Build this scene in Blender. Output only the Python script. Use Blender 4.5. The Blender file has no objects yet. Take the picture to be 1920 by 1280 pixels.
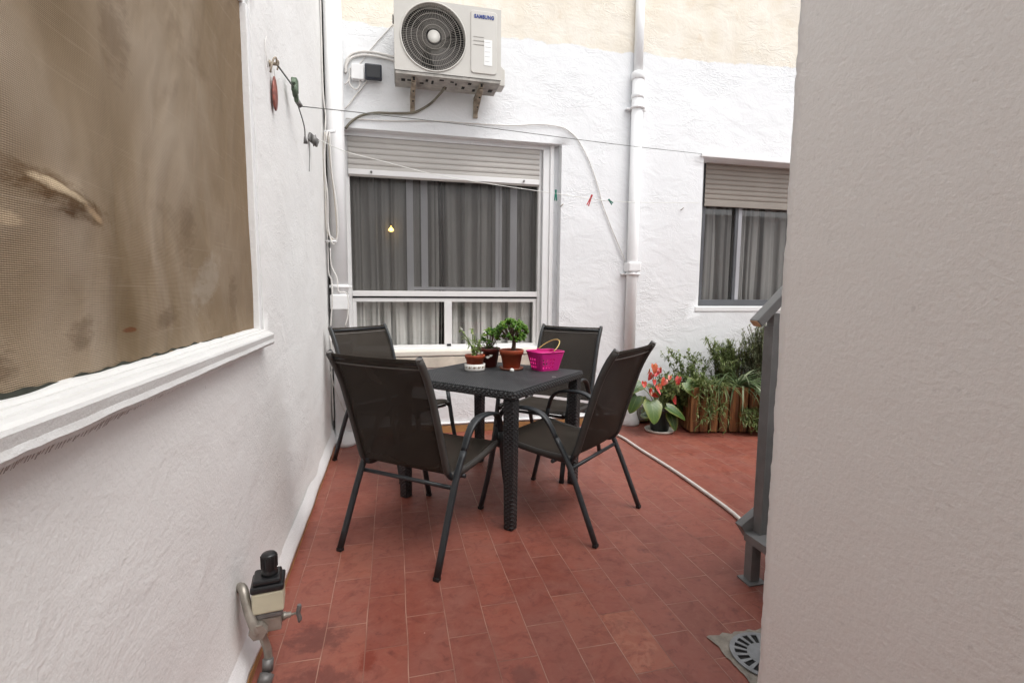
import bpy, bmesh, math, random
from mathutils import Vector, Matrix, noise
random.seed(7)
PI = math.pi
sc = bpy.context.scene
COL = sc.collection

# ------------------------------------------------------------------ helpers
class MB:
    """collects shapes in one bmesh; build() links them as one mesh object"""
    def __init__(s):
        s.bm = bmesh.new(); s.smooth = set(); s.mi = 0
    def face(s, vs, smooth=False):
        try: f = s.bm.faces.new(vs)
        except ValueError: return None
        f.smooth = smooth; f.material_index = s.mi
        return f
    def quad(s, a, b, c, d, smooth=False):
        return s.face([s.bm.verts.new(p) for p in (a, b, c, d)], smooth)
    def box(s, x0, x1, y0, y1, z0, z1, M=None):
        P = [(x, y, z) for z in (z0, z1) for y in (y0, y1) for x in (x0, x1)]
        v = [s.bm.verts.new(M @ Vector(p) if M else p) for p in P]
        for q in ((0,2,3,1),(4,5,7,6),(0,1,5,4),(2,6,7,3),(0,4,6,2),(1,3,7,5)):
            s.face([v[i] for i in q])
        return v
    def bar(s, a, b, w, h, up=(0,0,1)):
        a = Vector(a); b = Vector(b); d = (b-a).normalized()
        r = d.cross(Vector(up)); 
        if r.length < 1e-4: r = d.cross(Vector((1,0,0)))
        r.normalize(); u = r.cross(d)
        M = Matrix((r, d, u)).transposed().to_4x4(); M.translation = a
        s.box(-w/2, w/2, 0, (b-a).length, -h/2, h/2, M)
    def sweep(s, pts, ra, rb=None, n=10, up=(1,0,0), caps=True, smooth=True, closed=False, sq=0):
        """tube along pts; ra = radius along 'up' side axis, rb = the other; may be lists"""
        pts = [Vector(p) for p in pts]; N = len(pts)
        rings = []; side = Vector(up)
        for i, p in enumerate(pts):
            if closed: t = pts[(i+1) % N] - pts[i-1]
            else: t = pts[min(i+1, N-1)] - pts[max(i-1, 0)]
            t.normalize()
            side = side - t*side.dot(t)
            if side.length < 1e-5: side = t.orthogonal()
            side.normalize(); o = t.cross(side)
            A = ra[i] if isinstance(ra, (list, tuple)) else ra
            B = A if rb is None else (rb[i] if isinstance(rb, (list, tuple)) else rb)
            ring = []
            for k in range(n):
                a = 2*PI*k/n
                c, d = math.cos(a), math.sin(a)
                if sq:
                    e = sq; c = math.copysign(abs(c)**e, c); d = math.copysign(abs(d)**e, d)
                ring.append(s.bm.verts.new(p + side*(A*c) + o*(B*d)))
            rings.append(ring)
        M_ = N if closed else N-1
        for i in range(M_):
            r0, r1 = rings[i], rings[(i+1) % N]
            for k in range(n):
                s.face([r0[k], r0[(k+1) % n], r1[(k+1) % n], r1[k]], smooth)
        if caps and not closed:
            s.face(list(reversed(rings[0]))); s.face(rings[-1])
    def lathe(s, prof, c=(0,0,0), n=28, axis='Z', smooth=True, M=None, wob=0):
        rings = []
        for r, z in prof:
            ring = []
            for k in range(n):
                a = 2*PI*k/n
                rr = r*(1+wob*math.sin(3*a+z*9))
                if axis == 'Z': p = Vector((rr*math.cos(a), rr*math.sin(a), z))
                elif axis == 'Y': p = Vector((rr*math.cos(a), z, rr*math.sin(a)))
                else: p = Vector((z, rr*math.cos(a), rr*math.sin(a)))
                if M: p = M @ p
                ring.append(s.bm.verts.new(p+Vector(c)))
            rings.append(ring)
        for i in range(len(rings)-1):
            for k in range(n):
                s.face([rings[i][k], rings[i][(k+1) % n], rings[i+1][(k+1) % n], rings[i+1][k]], smooth)
        s.face(list(reversed(rings[0]))); s.face(rings[-1])
    def grid(s, fn, nu, nv, smooth=True, uv=False):
        V = [[s.bm.verts.new(fn(i/nu, j/nv)) for i in range(nu+1)] for j in range(nv+1)]
        if uv: lay = s.bm.loops.layers.uv.verify()
        for j in range(nv):
            for i in range(nu):
                f = s.face([V[j][i], V[j][i+1], V[j+1][i+1], V[j+1][i]], smooth)
                if uv and f:
                    for l, (a, b) in zip(f.loops, ((i,j),(i+1,j),(i+1,j+1),(i,j+1))):
                        l[lay].uv = (a/nu, b/nv)
    def build(s, name, mat, parent=None, bevel=0, solid=0, seg=2, merge=False, sub=0):
        if merge: bmesh.ops.remove_doubles(s.bm, verts=s.bm.verts, dist=1e-5)
        me = bpy.data.meshes.new(name); 
        bmesh.ops.recalc_face_normals(s.bm, faces=s.bm.faces) if not solid else None
        s.bm.to_mesh(me); s.bm.free()
        for m in (mat if isinstance(mat, (list, tuple)) else [mat]): me.materials.append(m)
        o = bpy.data.objects.new(name, me); COL.objects.link(o)
        if parent: o.parent = parent
        if solid:
            m = o.modifiers.new('s', 'SOLIDIFY'); m.thickness = solid; m.offset = 0
        if sub:
            m = o.modifiers.new('u', 'SUBSURF'); m.levels = sub; m.render_levels = sub
        if bevel:
            m = o.modifiers.new('b', 'BEVEL'); m.width = bevel; m.segments = seg
            m.limit_method = 'ANGLE'; m.angle_limit = math.radians(40)
        return o

def tag(o, label=None, cat=None, group=None, kind=None):
    if label: o['label'] = label
    if cat: o['category'] = cat
    if group: o['group'] = group
    if kind: o['kind'] = kind
    return o
def empty(name, loc=(0,0,0), rz=0, label=None, cat=None, group=None):
    o = bpy.data.objects.new(name, None); COL.objects.link(o)
    o.location = loc; o.rotation_euler = (0, 0, rz); o.empty_display_size = .1
    return tag(o, label, cat, group)
def copy_tree(o, parent=None):
    c = o.copy(); COL.objects.link(c)
    if parent: c.parent = parent
    for ch in list(o.children): copy_tree(ch, c)
    return c
def arc(c, r, a0, a1, n, plane='YZ', x=0):
    out = []
    for i in range(n+1):
        a = math.radians(a0+(a1-a0)*i/n)
        out.append((x, c[0]+r*math.cos(a), c[1]+r*math.sin(a)))
    return out
def smoothpath(P, n=6):
    """Catmull-Rom through the points"""
    P = [Vector(p) for p in P]; out = []
    Q = [P[0]*2-P[1]] + P + [P[-1]*2-P[-2]]
    for i in range(1, len(Q)-2):
        for k in range(n):
            t = k/n; a, b, c, d = Q[i-1:i+3]
            out.append(.5*((2*b)+(c-a)*t+(2*a-5*b+4*c-d)*t*t+(3*b-a-3*c+d)*t**3))
    out.append(P[-1]); return out

# ------------------------------------------------------------------ materials
class NT:
    def __init__(s, name):
        s.m = bpy.data.materials.new(name); s.m.use_nodes = True
        s.t = s.m.node_tree; s.n = s.t.nodes; s.n.clear()
        s.out = s.n.new('ShaderNodeOutputMaterial')
        s.b = s.n.new('ShaderNodeBsdfPrincipled'); s.l(s.b.outputs[0], s.out.inputs[0])
        s.b.inputs['Roughness'].default_value = .6
        s._co = None
    def l(s, a, b): s.t.links.new(a, b)
    def node(s, typ, **k):
        n = s.n.new(typ)
        for a, b in k.items(): setattr(n, a, b)
        return n
    def co(s, kind='Object', scale=(1,1,1), loc=(0,0,0), rot=(0,0,0)):
        tc = s.node('ShaderNodeTexCoord'); mp = s.node('ShaderNodeMapping')
        s.l(tc.outputs[kind], mp.inputs[0])
        mp.inputs['Scale'].default_value = scale; mp.inputs['Location'].default_value = loc
        mp.inputs['Rotation'].default_value = rot
        return mp.outputs[0]
    def noise(s, scale, detail=4, rough=.55, co=None, dist=0):
        n = s.node('ShaderNodeTexNoise'); n.inputs['Scale'].default_value = scale
        n.inputs['Detail'].default_value = detail; n.inputs['Roughness'].default_value = rough
        n.inputs['Distortion'].default_value = dist
        s.l(co if co is not None else s.co(), n.inputs['Vector']); return n.outputs['Fac']
    def ramp(s, fac, stops, interp='LINEAR'):
        r = s.node('ShaderNodeValToRGB'); r.color_ramp.interpolation = interp
        e = r.color_ramp.elements
        while len(e) > 1: e.remove(e[-1])
        for i, (p, c) in enumerate(stops):
            if isinstance(c, (int, float)): c = (c, c, c)
            el = e[0] if i == 0 else e.new(p)
            el.position = p; el.color = (*c, 1)
        s.l(fac, r.inputs[0]); return r.outputs[0]
    def mix(s, fac, a, b, typ='MIX'):
        m = s.node('ShaderNodeMix', data_type='RGBA', blend_type=typ)
        for sock, v in ((m.inputs[0], fac), (m.inputs[6], a), (m.inputs[7], b)):
            if isinstance(v, (int, float)): sock.default_value = v
            elif isinstance(v, tuple): sock.default_value = (*v, 1)
            else: s.l(v, sock)
        return m.outputs[2]
    def math(s, op, a, b=0, c=None):
        m = s.node('ShaderNodeMath', operation=op)
        for i, v in enumerate((a, b, c)):
            if v is None: continue
            if isinstance(v, (int, float)): m.inputs[i].default_value = v
            else: s.l(v, m.inputs[i])
        return m.outputs[0]
    def xyz(s, co):
        n = s.node('ShaderNodeSeparateXYZ'); s.l(co, n.inputs[0]); return n.outputs
    def bump(s, h, dist, strength=1):
        b = s.node('ShaderNodeBump'); b.inputs['Distance'].default_value = dist
        b.inputs['Strength'].default_value = strength
        s.l(h, b.inputs['Height'])
        if getattr(s, 'lastb', None): s.l(s.lastb, b.inputs['Normal'])
        s.lastb = b.outputs[0]
        s.l(b.outputs[0], s.b.inputs['Normal']); return b
    def set(s, **k):
        for a, v in k.items():
            i = s.b.inputs[a.replace('_', ' ')]
            if isinstance(v, (int, float)): i.default_value = v
            elif isinstance(v, tuple): i.default_value = (*v, 1)
            else: s.l(v, i)
        return s
    def trans(s, fac):
        """mix with a transparent shader (gauze, mesh, glass)"""
        t = s.node('ShaderNodeBsdfTransparent'); m = s.node('ShaderNodeMixShader')
        if isinstance(fac, (int, float)): m.inputs[0].default_value = fac
        else: s.l(fac, m.inputs[0])
        s.l(s.b.outputs[0], m.inputs[1]); s.l(t.outputs[0], m.inputs[2]); s.l(m.outputs[0], s.out.inputs[0])

def plain(name, col, rough=.55, var=.12, scale=6, bump=0, bscale=60, metal=0, spec=.5):
    m = NT(name)
    f = m.noise(scale, 5)
    c1 = tuple(c*(1-var) for c in col); c2 = tuple(min(1, c*(1+var)) for c in col)
    m.set(Base_Color=m.ramp(f, [(.3, c1), (.7, c2)]), Roughness=rough, Metallic=metal)
    m.b.inputs['Specular IOR Level'].default_value = spec
    if bump: m.bump(m.noise(bscale, 3), bump)
    return m.m

def plaster(name, base, dirt, blotch=.35, fine=.004, lump=.02, grain=90, cream=False, streak=True, ridge=.0004):
    m = NT(name)
    co = m.co()
    d = m.noise(1.3, 6, .6, co)
    c = m.mix(m.ramp(d, [(.42, 0.), (.72, blotch)]), base, dirt)
    if streak:
        s_ = m.noise(3.0, 5, .6, m.co(scale=(1.5, 1.5, .25)))
        c = m.mix(m.ramp(s_, [(.55, 0.), (.8, .22)]), c, dirt)
    sp = m.noise(55, 2, .5, co)
    c = m.mix(m.ramp(sp, [(.70, 0.), (.78, .30)]), c, tuple(x*.62 for x in dirt))
    if cream:
        z = m.xyz(co)
        edge = m.math('ADD', z[2], m.math('MULTIPLY', m.math('SUBTRACT', m.noise(3.2, 6, .62, co), .5), .16))
        edge = m.math('ADD', edge, m.math('MULTIPLY', z[0], -.022))
        f = m.math('MULTIPLY', m.math('SUBTRACT', edge, 3.288), 90)
        f = m.math('MINIMUM', m.math('MAXIMUM', f, 0), 1)
        y = m.mix(m.ramp(m.noise(4, 6, .6, m.co(scale=(1,1,.7))), [(.38, 0.), (.68, 1.)]), (.80, .755, .67), (.74, .675, .565))
        y = m.mix(m.ramp(m.noise(9, 4, .6, co), [(.60, 0.), (.80, .45)]), y, (.62, .48, .32))
        c = m.mix(f, c, y)
    m.set(Base_Color=c, Roughness=.85)
    m.b.inputs['Specular IOR Level'].default_value = .25
    big = m.noise(4.5, 6, .55, m.co(scale=(1, 1, 1.5)), .6)
    m.bump(big, lump)
    m.bump(m.noise(grain, 4, .6, co), fine)
    # trowelled ridges
    v = m.noise(11, 3, .5, m.co(scale=(.7, .7, 1.4)), 1.8)
    rm = m.math('MULTIPLY', m.ramp(v, [(.44, 0.), (.5, 1.), (.56, 0.)]), m.ramp(m.noise(2.3, 3, .5, m.co(loc=(5, 0, 3))), [(.48, 0.), (.62, 1.)]))
    m.bump(rm, ridge)
    return m.m

WHITE = (.80, .80, .81)
M = {}
M['back'] = plaster('back_plaster', (.79, .80, .81), (.71, .72, .725), .35, .0013, .010, 60, cream=True, streak=False, ridge=.0018)
M['left'] = plaster('left_plaster', (.81, .805, .79), (.70, .685, .665), .4, .0016, .0065, 95, ridge=.0006)
M['right'] = plaster('right_plaster', (.89, .875, .855), (.84, .82, .795), .45, .0026, .004, 80, streak=False, ridge=.0002)
M['paintwhite'] = plaster('thick_white_paint', (.80, .80, .80), (.66, .65, .63), .3, .0015, .004, 140, streak=False)
M['ledgepaint'] = plaster('ledge_paint', (.68, .68, .67), (.52, .50, .48), .5, .0016, .004, 140, streak=False)
M['pipe'] = plain('painted_pipe', (.82, .82, .82), .5, .04, 5, .0012, 40)
M['ledge'] = plain('stone_ledge', (.62, .55, .46), .7, .18, 9, .0012, 60)
M['sillstone'] = plain('pale_stone_sill', (.72, .67, .59), .6, .08, 6, .001, 60)
M['fray'] = plain('frayed_net', (.34, .31, .29), .8, .3, 60)
M['slit'] = plain('gap_shade', (.035, .038, .028), .9, .4, 30)  # shade of the gap between net and ledge, put into a dark colour
M['ochre'] = plain('ochre_skirting', (.36, .19, .075), .5, .3, 9, .001, 40)
M['alu_white'] = plain('white_aluminium', (.76, .75, .74), .38, .03, 4)
M['alu_mid'] = plain('mid_grey_aluminium', (.36, .36, .38), .4, .05, 4)
M['alu_grey'] = plain('grey_aluminium', (.85, .85, .88), .4, .05, 4)
M['alu_dark'] = plain('dark_grey_frame', (.085, .088, .095), .45, .12, 6)
M['shutter'] = plain('grey_beige_shutter', (.49, .465, .435), .5, .05, 3)
M['shutter2'] = plain('beige_shutter', (.29, .255, .22), .55, .08, 3)
M['black'] = plain('black_plastic', (.012, .012, .013), .32, .2, 8)
M['dark'] = plain('dark_cavity', (.01, .01, .01), .8, .2, 8)
M['room'] = plain('interior', (.035, .03, .026), .9, .2, 2)
M['ac'] = plain('ac_casing', (.53, .51, .47), .45, .05, 3, .0004, 30)
M['ac_under'] = plain('ac_underside', (.36, .34, .31), .6, .35, 14)
M['ac_panel'] = plain('ac_panel', (.55, .53, .49), .4, .04, 3)
M['grille'] = plain('grille_wire', (.27, .25, .22), .5, .1, 6)
M['fan'] = plain('fan_blade', (.045, .038, .034), .55, .2, 5)
M['badge'] = plain('badge', (.40, .385, .35), .4, .03)
M['paper'] = plain('sticker', (.80, .80, .78), .5, .02)
M['ink'] = plain('grey_ink', (.5, .5, .5), .6, .05)
M['blue'] = plain('blue_ink', (.02, .045, .22), .5, .05)
M['rustmetal'] = plain('rusty_bracket', (.30, .25, .19), .7, .45, 22, .001, 60)
M['darkbox'] = plain('dark_blue_box', (.017, .022, .035), .5, .3, 20)
M['whitebox'] = plain('white_box', (.78, .78, .78), .5, .03)
M['cable'] = plain('white_cable', (.66, .64, .61), .55, .1, 10)
M['cable_beige'] = plain('beige_cable', (.55, .49, .41), .55, .15, 10)
M['olive'] = plain('olive_hose', (.17, .155, .115), .5, .2, 14)
M['line'] = plain('grey_line', (.13, .135, .125), .6, .2, 10)
M['line_white'] = plain('white_line', (.72, .72, .68), .6, .1, 10)
M['greenmetal'] = plain('green_pulley', (.10, .14, .095), .6, .4, 40)
M['greymetal'] = plain('grey_metal', (.17, .165, .16), .5, .3, 30, 0, 60, .4)
M['galv'] = plain('worn_galvanised', (.34, .31, .27), .42, .3, 18, .0006, 70, .55)
M['beigebody'] = plain('beige_valve_body', (.53, .50, .37), .45, .1, 14)
M['peg_green'] = plain('green_peg', (.0, .19, .13), .45, .1)
M['peg_red'] = plain('red_peg', (.50, .02, .025), .45, .1)
M['frame'] = plain('charcoal_frame', (.020, .023, .026), .42, .2, 30, .0002, 300)
M['rubber'] = plain('black_rubber', (.010, .010, .010), .6, .1)
M['terra'] = plain('terracotta_pot', (.33, .060, .022), .45, .14, 12)
M['terra_dark'] = plain('dark_red_pot', (.11, .018, .014), .4, .2, 14)
M['saucer'] = plain('brown_saucer', (.26, .10, .065), .5, .2, 14)
M['ceramic'] = plain('white_ceramic', (.76, .74, .70), .25, .04)
M['motif'] = plain('brown_motif', (.17, .11, .06), .5, .4, 60)
M['soil'] = plain('soil', (.035, .024, .016), .9, .4, 60, .004, 120)
M['pink'] = plain('pink_plastic', (.62, .02, .23), .35, .06, 8)
M['handle'] = plain('yellow_handle', (.62, .46, .16), .4, .1)
M['petal_w'] = plain('white_petal', (.80, .80, .74), .5, .04)
M['stem'] = plain('brown_stem', (.085, .05, .03), .7, .35, 40, .002, 90)
M['gstem'] = plain('green_stem', (.20, .26, .09), .55, .2, 20)
M['blackpot'] = plain('black_pot', (.010, .014, .012), .35, .2, 10)
M['whitesaucer'] = plain('pale_saucer', (.62, .59, .53), .5, .1, 12)
M['spadix'] = plain('spadix', (.65, .42, .12), .5, .2, 60)
M['cement'] = plain('grey_cement', (.25, .225, .19), .8, .35, 25, .003, 90)
M['grate'] = plain('grate_metal', (.26, .27, .28), .4, .2, 30, .0004, 90, .5)
M['rail'] = plain('grey_painted_steel', (.18, .182, .182), .38, .12, 12, .0003, 90)
M['railend'] = plain('rusty_open_end', (.48, .30, .17), .7, .3, 60)
M['hose'] = plain('white_hose', (.62, .585, .54), .5, .08, 30)
M['shell'] = plain('red_shell', (.24, .065, .045), .35, .5, 50)
M['stone'] = plain('white_pebble', (.80, .79, .76), .5, .05)

def leafmat(name, a, b, c=None, rough=.45, trans=.25):
    m = NT(name); g = m.node('ShaderNodeNewGeometry')
    st = [(0., a), (.7, b)] + ([(1., c)] if c else [])
    col = m.ramp(g.outputs['Random Per Island'], st)
    col = m.mix(m.ramp(m.noise(30, 3), [(.35, 0.), (.7, .35)]), col, tuple(x*.55 for x in a))
    m.set(Base_Color=col, Roughness=rough)
    t = m.node('ShaderNodeBsdfTranslucent'); m.l(col, t.inputs[0])
    mx = m.node('ShaderNodeMixShader'); mx.inputs[0].default_value = trans
    m.l(m.b.outputs[0], mx.inputs[1]); m.l(t.outputs[0], mx.inputs[2]); m.l(mx.outputs[0], m.out.inputs[0])
    return m.m
M['jade'] = leafmat('jade_leaf', (.045, .13, .014), (.14, .30, .028), (.28, .42, .05), .3, .15)
M['succ'] = leafmat('dark_succulent', (.035, .085, .02), (.10, .19, .04), (.16, .13, .10), .35, .15)
M['pale'] = leafmat('pale_leaf', (.20, .30, .08), (.34, .44, .15), (.45, .46, .25), .5, .3)
M['rosemary'] = leafmat('rosemary_leaf', (.16, .19, .10), (.27, .30, .17), (.42, .45, .30), .6, .4)
M['bush'] = leafmat('bush_leaf', (.13, .18, .06), (.24, .30, .11), (.38, .43, .20), .5, .4)
M['blade'] = leafmat('blade_leaf', (.10, .16, .07), (.20, .27, .13), (.42, .46, .31), .4, .25)
M['spill'] = leafmat('spill_leaf', (.10, .15, .045), (.20, .25, .08), (.36, .36, .17), .5, .3)

# heart leaf with pale veins and yellow edges
def heartmat():
    m = NT('anthurium_leaf'); uv = m.xyz(m.co('UV')); g = m.node('ShaderNodeObjectInfo')
    u = m.math('ABSOLUTE', m.math('SUBTRACT', uv[0], .5))
    mid = m.ramp(u, [(.0, 1.), (.035, 0.)])
    ve = m.math('SINE', m.math('MULTIPLY', m.math('SUBTRACT', uv[1], m.math('MULTIPLY', u, .9)), 38))
    ve = m.ramp(ve, [(.86, 0.), (1., .35)])
    base = m.ramp(g.outputs['Random'], [(0., (.022, .060, .014)), (.6, (.040, .095, .018)), (1., (.075, .135, .024))])
    e = m.ramp(m.math('ADD', m.math('MULTIPLY', u, 1.6), m.math('MULTIPLY', m.noise(14, 3), .4)), [(.62, 0.), (1., .75)])
    c = m.mix(e, base, (.20, .22, .045))
    c = m.mix(ve, c, (.07, .13, .03)); c = m.mix(mid, c, (.14, .20, .06))
    m.set(Base_Color=c, Roughness=.33)
    m.bump(ve, .002)
    return m.m
M['heart'] = heartmat()
def spathemat():
    m = NT('spathe'); g = m.node('ShaderNodeObjectInfo')
    c = m.ramp(g.outputs['Random'], [(0., (.46, .018, .025)), (.5, (.52, .03, .03)), (.75, (.50, .085, .035)), (1., (.46, .13, .035))])
    c = m.mix(m.ramp(m.noise(25, 3), [(.45, 0.), (.75, .5)]), c, (.75, .22, .17))
    m.set(Base_Color=c, Roughness=.3); return m.m
M['spathe'] = spathemat()

def woodmat():
    m = NT('stained_pine'); g = m.node('ShaderNodeNewGeometry')
    c = m.ramp(g.outputs['Random Per Island'], [(0., (.20, .075, .028)), (.5, (.28, .12, .042)), (1., (.38, .18, .07))])
    w = m.noise(14, 6, .65, m.co(scale=(3.2, 3.2, .25)), .8)
    c = m.mix(m.ramp(w, [(.42, 0.), (.60, .85)]), c, (.085, .032, .013))
    m.set(Base_Color=c, Roughness=.6); m.bump(w, .010); return m.m
M['wood'] = woodmat()

def slingmat():
    m = NT('taupe_sling_mesh'); co = m.co('UV', scale=(1, 1, 1))
    x = m.xyz(m.co(scale=(1, 1, 1)))
    a = m.math('SINE', m.math('MULTIPLY', x[0], 2400)); b = m.math('SINE', m.math('MULTIPLY', m.math('ADD', x[1], x[2]), 2400))
    w = m.math('MULTIPLY', a, b)
    c = m.mix(m.ramp(m.noise(5, 4), [(.3, 0.), (.7, 1.)]), (.034, .028, .023), (.050, .042, .034))
    c = m.mix(m.ramp(w, [(.3, 0.), (.8, .35)]), c, (.03, .027, .025))
    m.set(Base_Color=c, Roughness=.62)
    m.b.inputs['Specular IOR Level'].default_value = .08
    m.trans(.13); return m.m
M['sling'] = slingmat()
M['seam'] = plain('seam', (.13, .12, .11), .6, .1, 20)
M['hem'] = plain('sling_hem', (.045, .041, .037), .6, .1, 20)

def wickermat():
    m = NT('black_wicker_plastic'); co = m.co()
    x = m.xyz(co)
    S = 2*PI/.028
    def cell(u, v):
        a = m.math('SINE', m.math('MULTIPLY', u, S)); b = m.math('SINE', m.math('MULTIPLY', v, S*1.3))
        return m.math('MULTIPLY', a, b)
    hgt = m.math('ADD', m.math('MAXIMUM', cell(m.math('ADD', x[0], x[1]), x[2]), 0), m.math('MULTIPLY', m.math('ABSOLUTE', cell(x[0], x[1])), .35))
    m.set(Base_Color=m.mix(m.ramp(m.noise(9, 5), [(.35, 0.), (.7, 1.)]), (.020, .021, .023), (.030, .031, .033)), Roughness=.44)
    m.bump(hgt, .012); return m.m
M['wicker'] = wickermat()
def topmat():
    m = NT('woven_tabletop'); x = m.xyz(m.co())
    a = m.math('SINE', m.math('MULTIPLY', x[0], 2*PI/.014)); b = m.math('SINE', m.math('MULTIPLY', x[1], 2*PI/.014))
    dst = m.noise(4, 5, .6)
    m.set(Base_Color=m.mix(m.ramp(dst, [(.4, 0.), (.75, 1.)]), (.022, .024, .027), (.050, .052, .055)), Roughness=m.ramp(dst, [(.3, .42), (.7, .62)]))
    m.bump(m.math('MULTIPLY', a, b), .0022); return m.m
M['top'] = topmat()

def floormat():
    m = NT('terracotta_floor'); co = m.co()
    x = m.xyz(co)
    wob = m.math('MULTIPLY', m.math('SUBTRACT', m.noise(2.5, 2), .5), .012)
    cmb = m.node('ShaderNodeCombineXYZ')
    # rows of the brick texture run along world Y
    m.l(m.math('SUBTRACT', m.math('ADD', x[1], wob), 1.675), cmb.inputs[0])
    m.l(m.math('SUBTRACT', m.math('ADD', x[0], wob), .033), cmb.inputs[1])
    br = m.node('ShaderNodeTexBrick'); m.l(cmb.outputs[0], br.inputs['Vector'])
    br.offset = .5; br.inputs['Scale'].default_value = 1
    br.inputs['Brick Width'].default_value = .305; br.inputs['Row Height'].default_value = .144
    br.inputs['Mortar Size'].default_value = .0019; br.inputs['Mortar Smooth'].default_value = .25
    br.inputs['Bias'].default_value = 0
    br.inputs['Color1'].default_value = (0, 0, 0, 1); br.inputs['Color2'].default_value = (1, 1, 1, 1)
    br.inputs['Mortar'].default_value = (.5, .5, .5, 1)
    mort = br.outputs['Fac']
    c = m.ramp(br.outputs['Color'], [(0., (.218, .063, .044)), (.3, (.240, .069, .048)), (.55, (.256, .075, .052)), (.8, (.266, .080, .055)), (1., (.282, .090, .060))])
    inx = m.math('MULTIPLY', m.math('GREATER_THAN', x[0], .7535), m.math('LESS_THAN', x[0], .8965))
    iny = m.math('MULTIPLY', m.math('GREATER_THAN', x[1], 1.369), m.math('LESS_THAN', x[1], 1.673))
    ot = m.math('MULTIPLY', inx, iny)
    c = m.mix(m.math('MULTIPLY', ot, .5), c, m.mix(m.ramp(m.noise(8, 6, .6, co, 2.0), [(.45, 0.), (.56, 1.), (.62, 0.)]), (.34, .105, .060), (.46, .19, .12)))
    # wiped smears, rubbed film and dark dirt
    sm = m.noise(3.0, 7, .62, co, 1.6)
    c = m.mix(m.ramp(sm, [(.42, 0.), (.66, .45)]), c, (.225, .092, .070))
    sm2 = m.noise(6.5, 6, .6, m.co(loc=(4, 2, 0)), 2.5)
    c = m.mix(m.ramp(sm2, [(.52, 0.), (.62, .4), (.7, 0.)]), c, (.15, .036, .025))
    sm3 = m.noise(22, 8, .7, m.co(loc=(1, 7, 0)), .6)
    c = m.mix(m.ramp(sm3, [(.50, 0.), (.68, .32)]), c, (.30, .135, .095))
    c = m.mix(m.ramp(sm3, [(.30, .75), (.44, 0.)]), c, (.12, .034, .026))
    def patch(cx, cy, rx, ry, col, amt):
        dx = m.math('DIVIDE', m.math('SUBTRACT', x[0], cx), rx); dy = m.math('DIVIDE', m.math('SUBTRACT', x[1], cy), ry)
        d = m.math('ADD', m.math('MULTIPLY', dx, dx), m.math('MULTIPLY', dy, dy))
        d = m.math('ADD', d, m.math('MULTIPLY', m.math('SUBTRACT', m.noise(17, 8, .75), .5), 5.0))
        return m.mix(m.ramp(d, [(.25, amt), (1., 0.)]), c, col)
    c = patch(-.28, 1.78, .12, .08, (.10, .032, .026), .65)
    c = patch(-.26, 1.55, .15, .10, (.11, .034, .028), .6)
    c = patch(-.10, 1.62, .035, .07, (.17, .025, .012), .7)
    c = patch(.40, 1.45, .05, .05, (.11, .034, .028), .5)
    c = patch(1.0, 3.6, 1.6, .5, (.24, .10, .075), .35)
    # grout
    gro = m.mix(m.ramp(m.noise(5, 4), [(.4, 0.), (.65, 1.)]), (.26, .115, .085), (.42, .24, .18))
    c = m.mix(mort, c, gro)
    # splashes of white paint
    vo = m.node('ShaderNodeTexVoronoi'); vo.inputs['Scale'].default_value = 9; m.l(co, vo.inputs['Vector'])
    sel = m.ramp(m.xyz(vo.outputs['Color'])[0], [(.80, 0.), (.82, 1.)], 'CONSTANT')
    dot = m.ramp(m.math('ADD', vo.outputs['Distance'], m.math('MULTIPLY', m.noise(90, 2), .03)), [(.030, 1.), (.045, 0.)])
    c = m.mix(m.math('MULTIPLY', m.math('MULTIPLY', sel, dot), .8), c, (.60, .45, .40))
    m.set(Base_Color=c, Roughness=m.ramp(sm, [(.35, .36), (.7, .62)]))
    m.b.inputs['Specular IOR Level'].default_value = .4
    m.bump(mort, -.003)
    m.bump(m.noise(5, 4, .5, co), .006)
    m.bump(m.noise(60, 3, .5, co), .0006)
    return m.m
M['floor'] = floormat()

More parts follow.
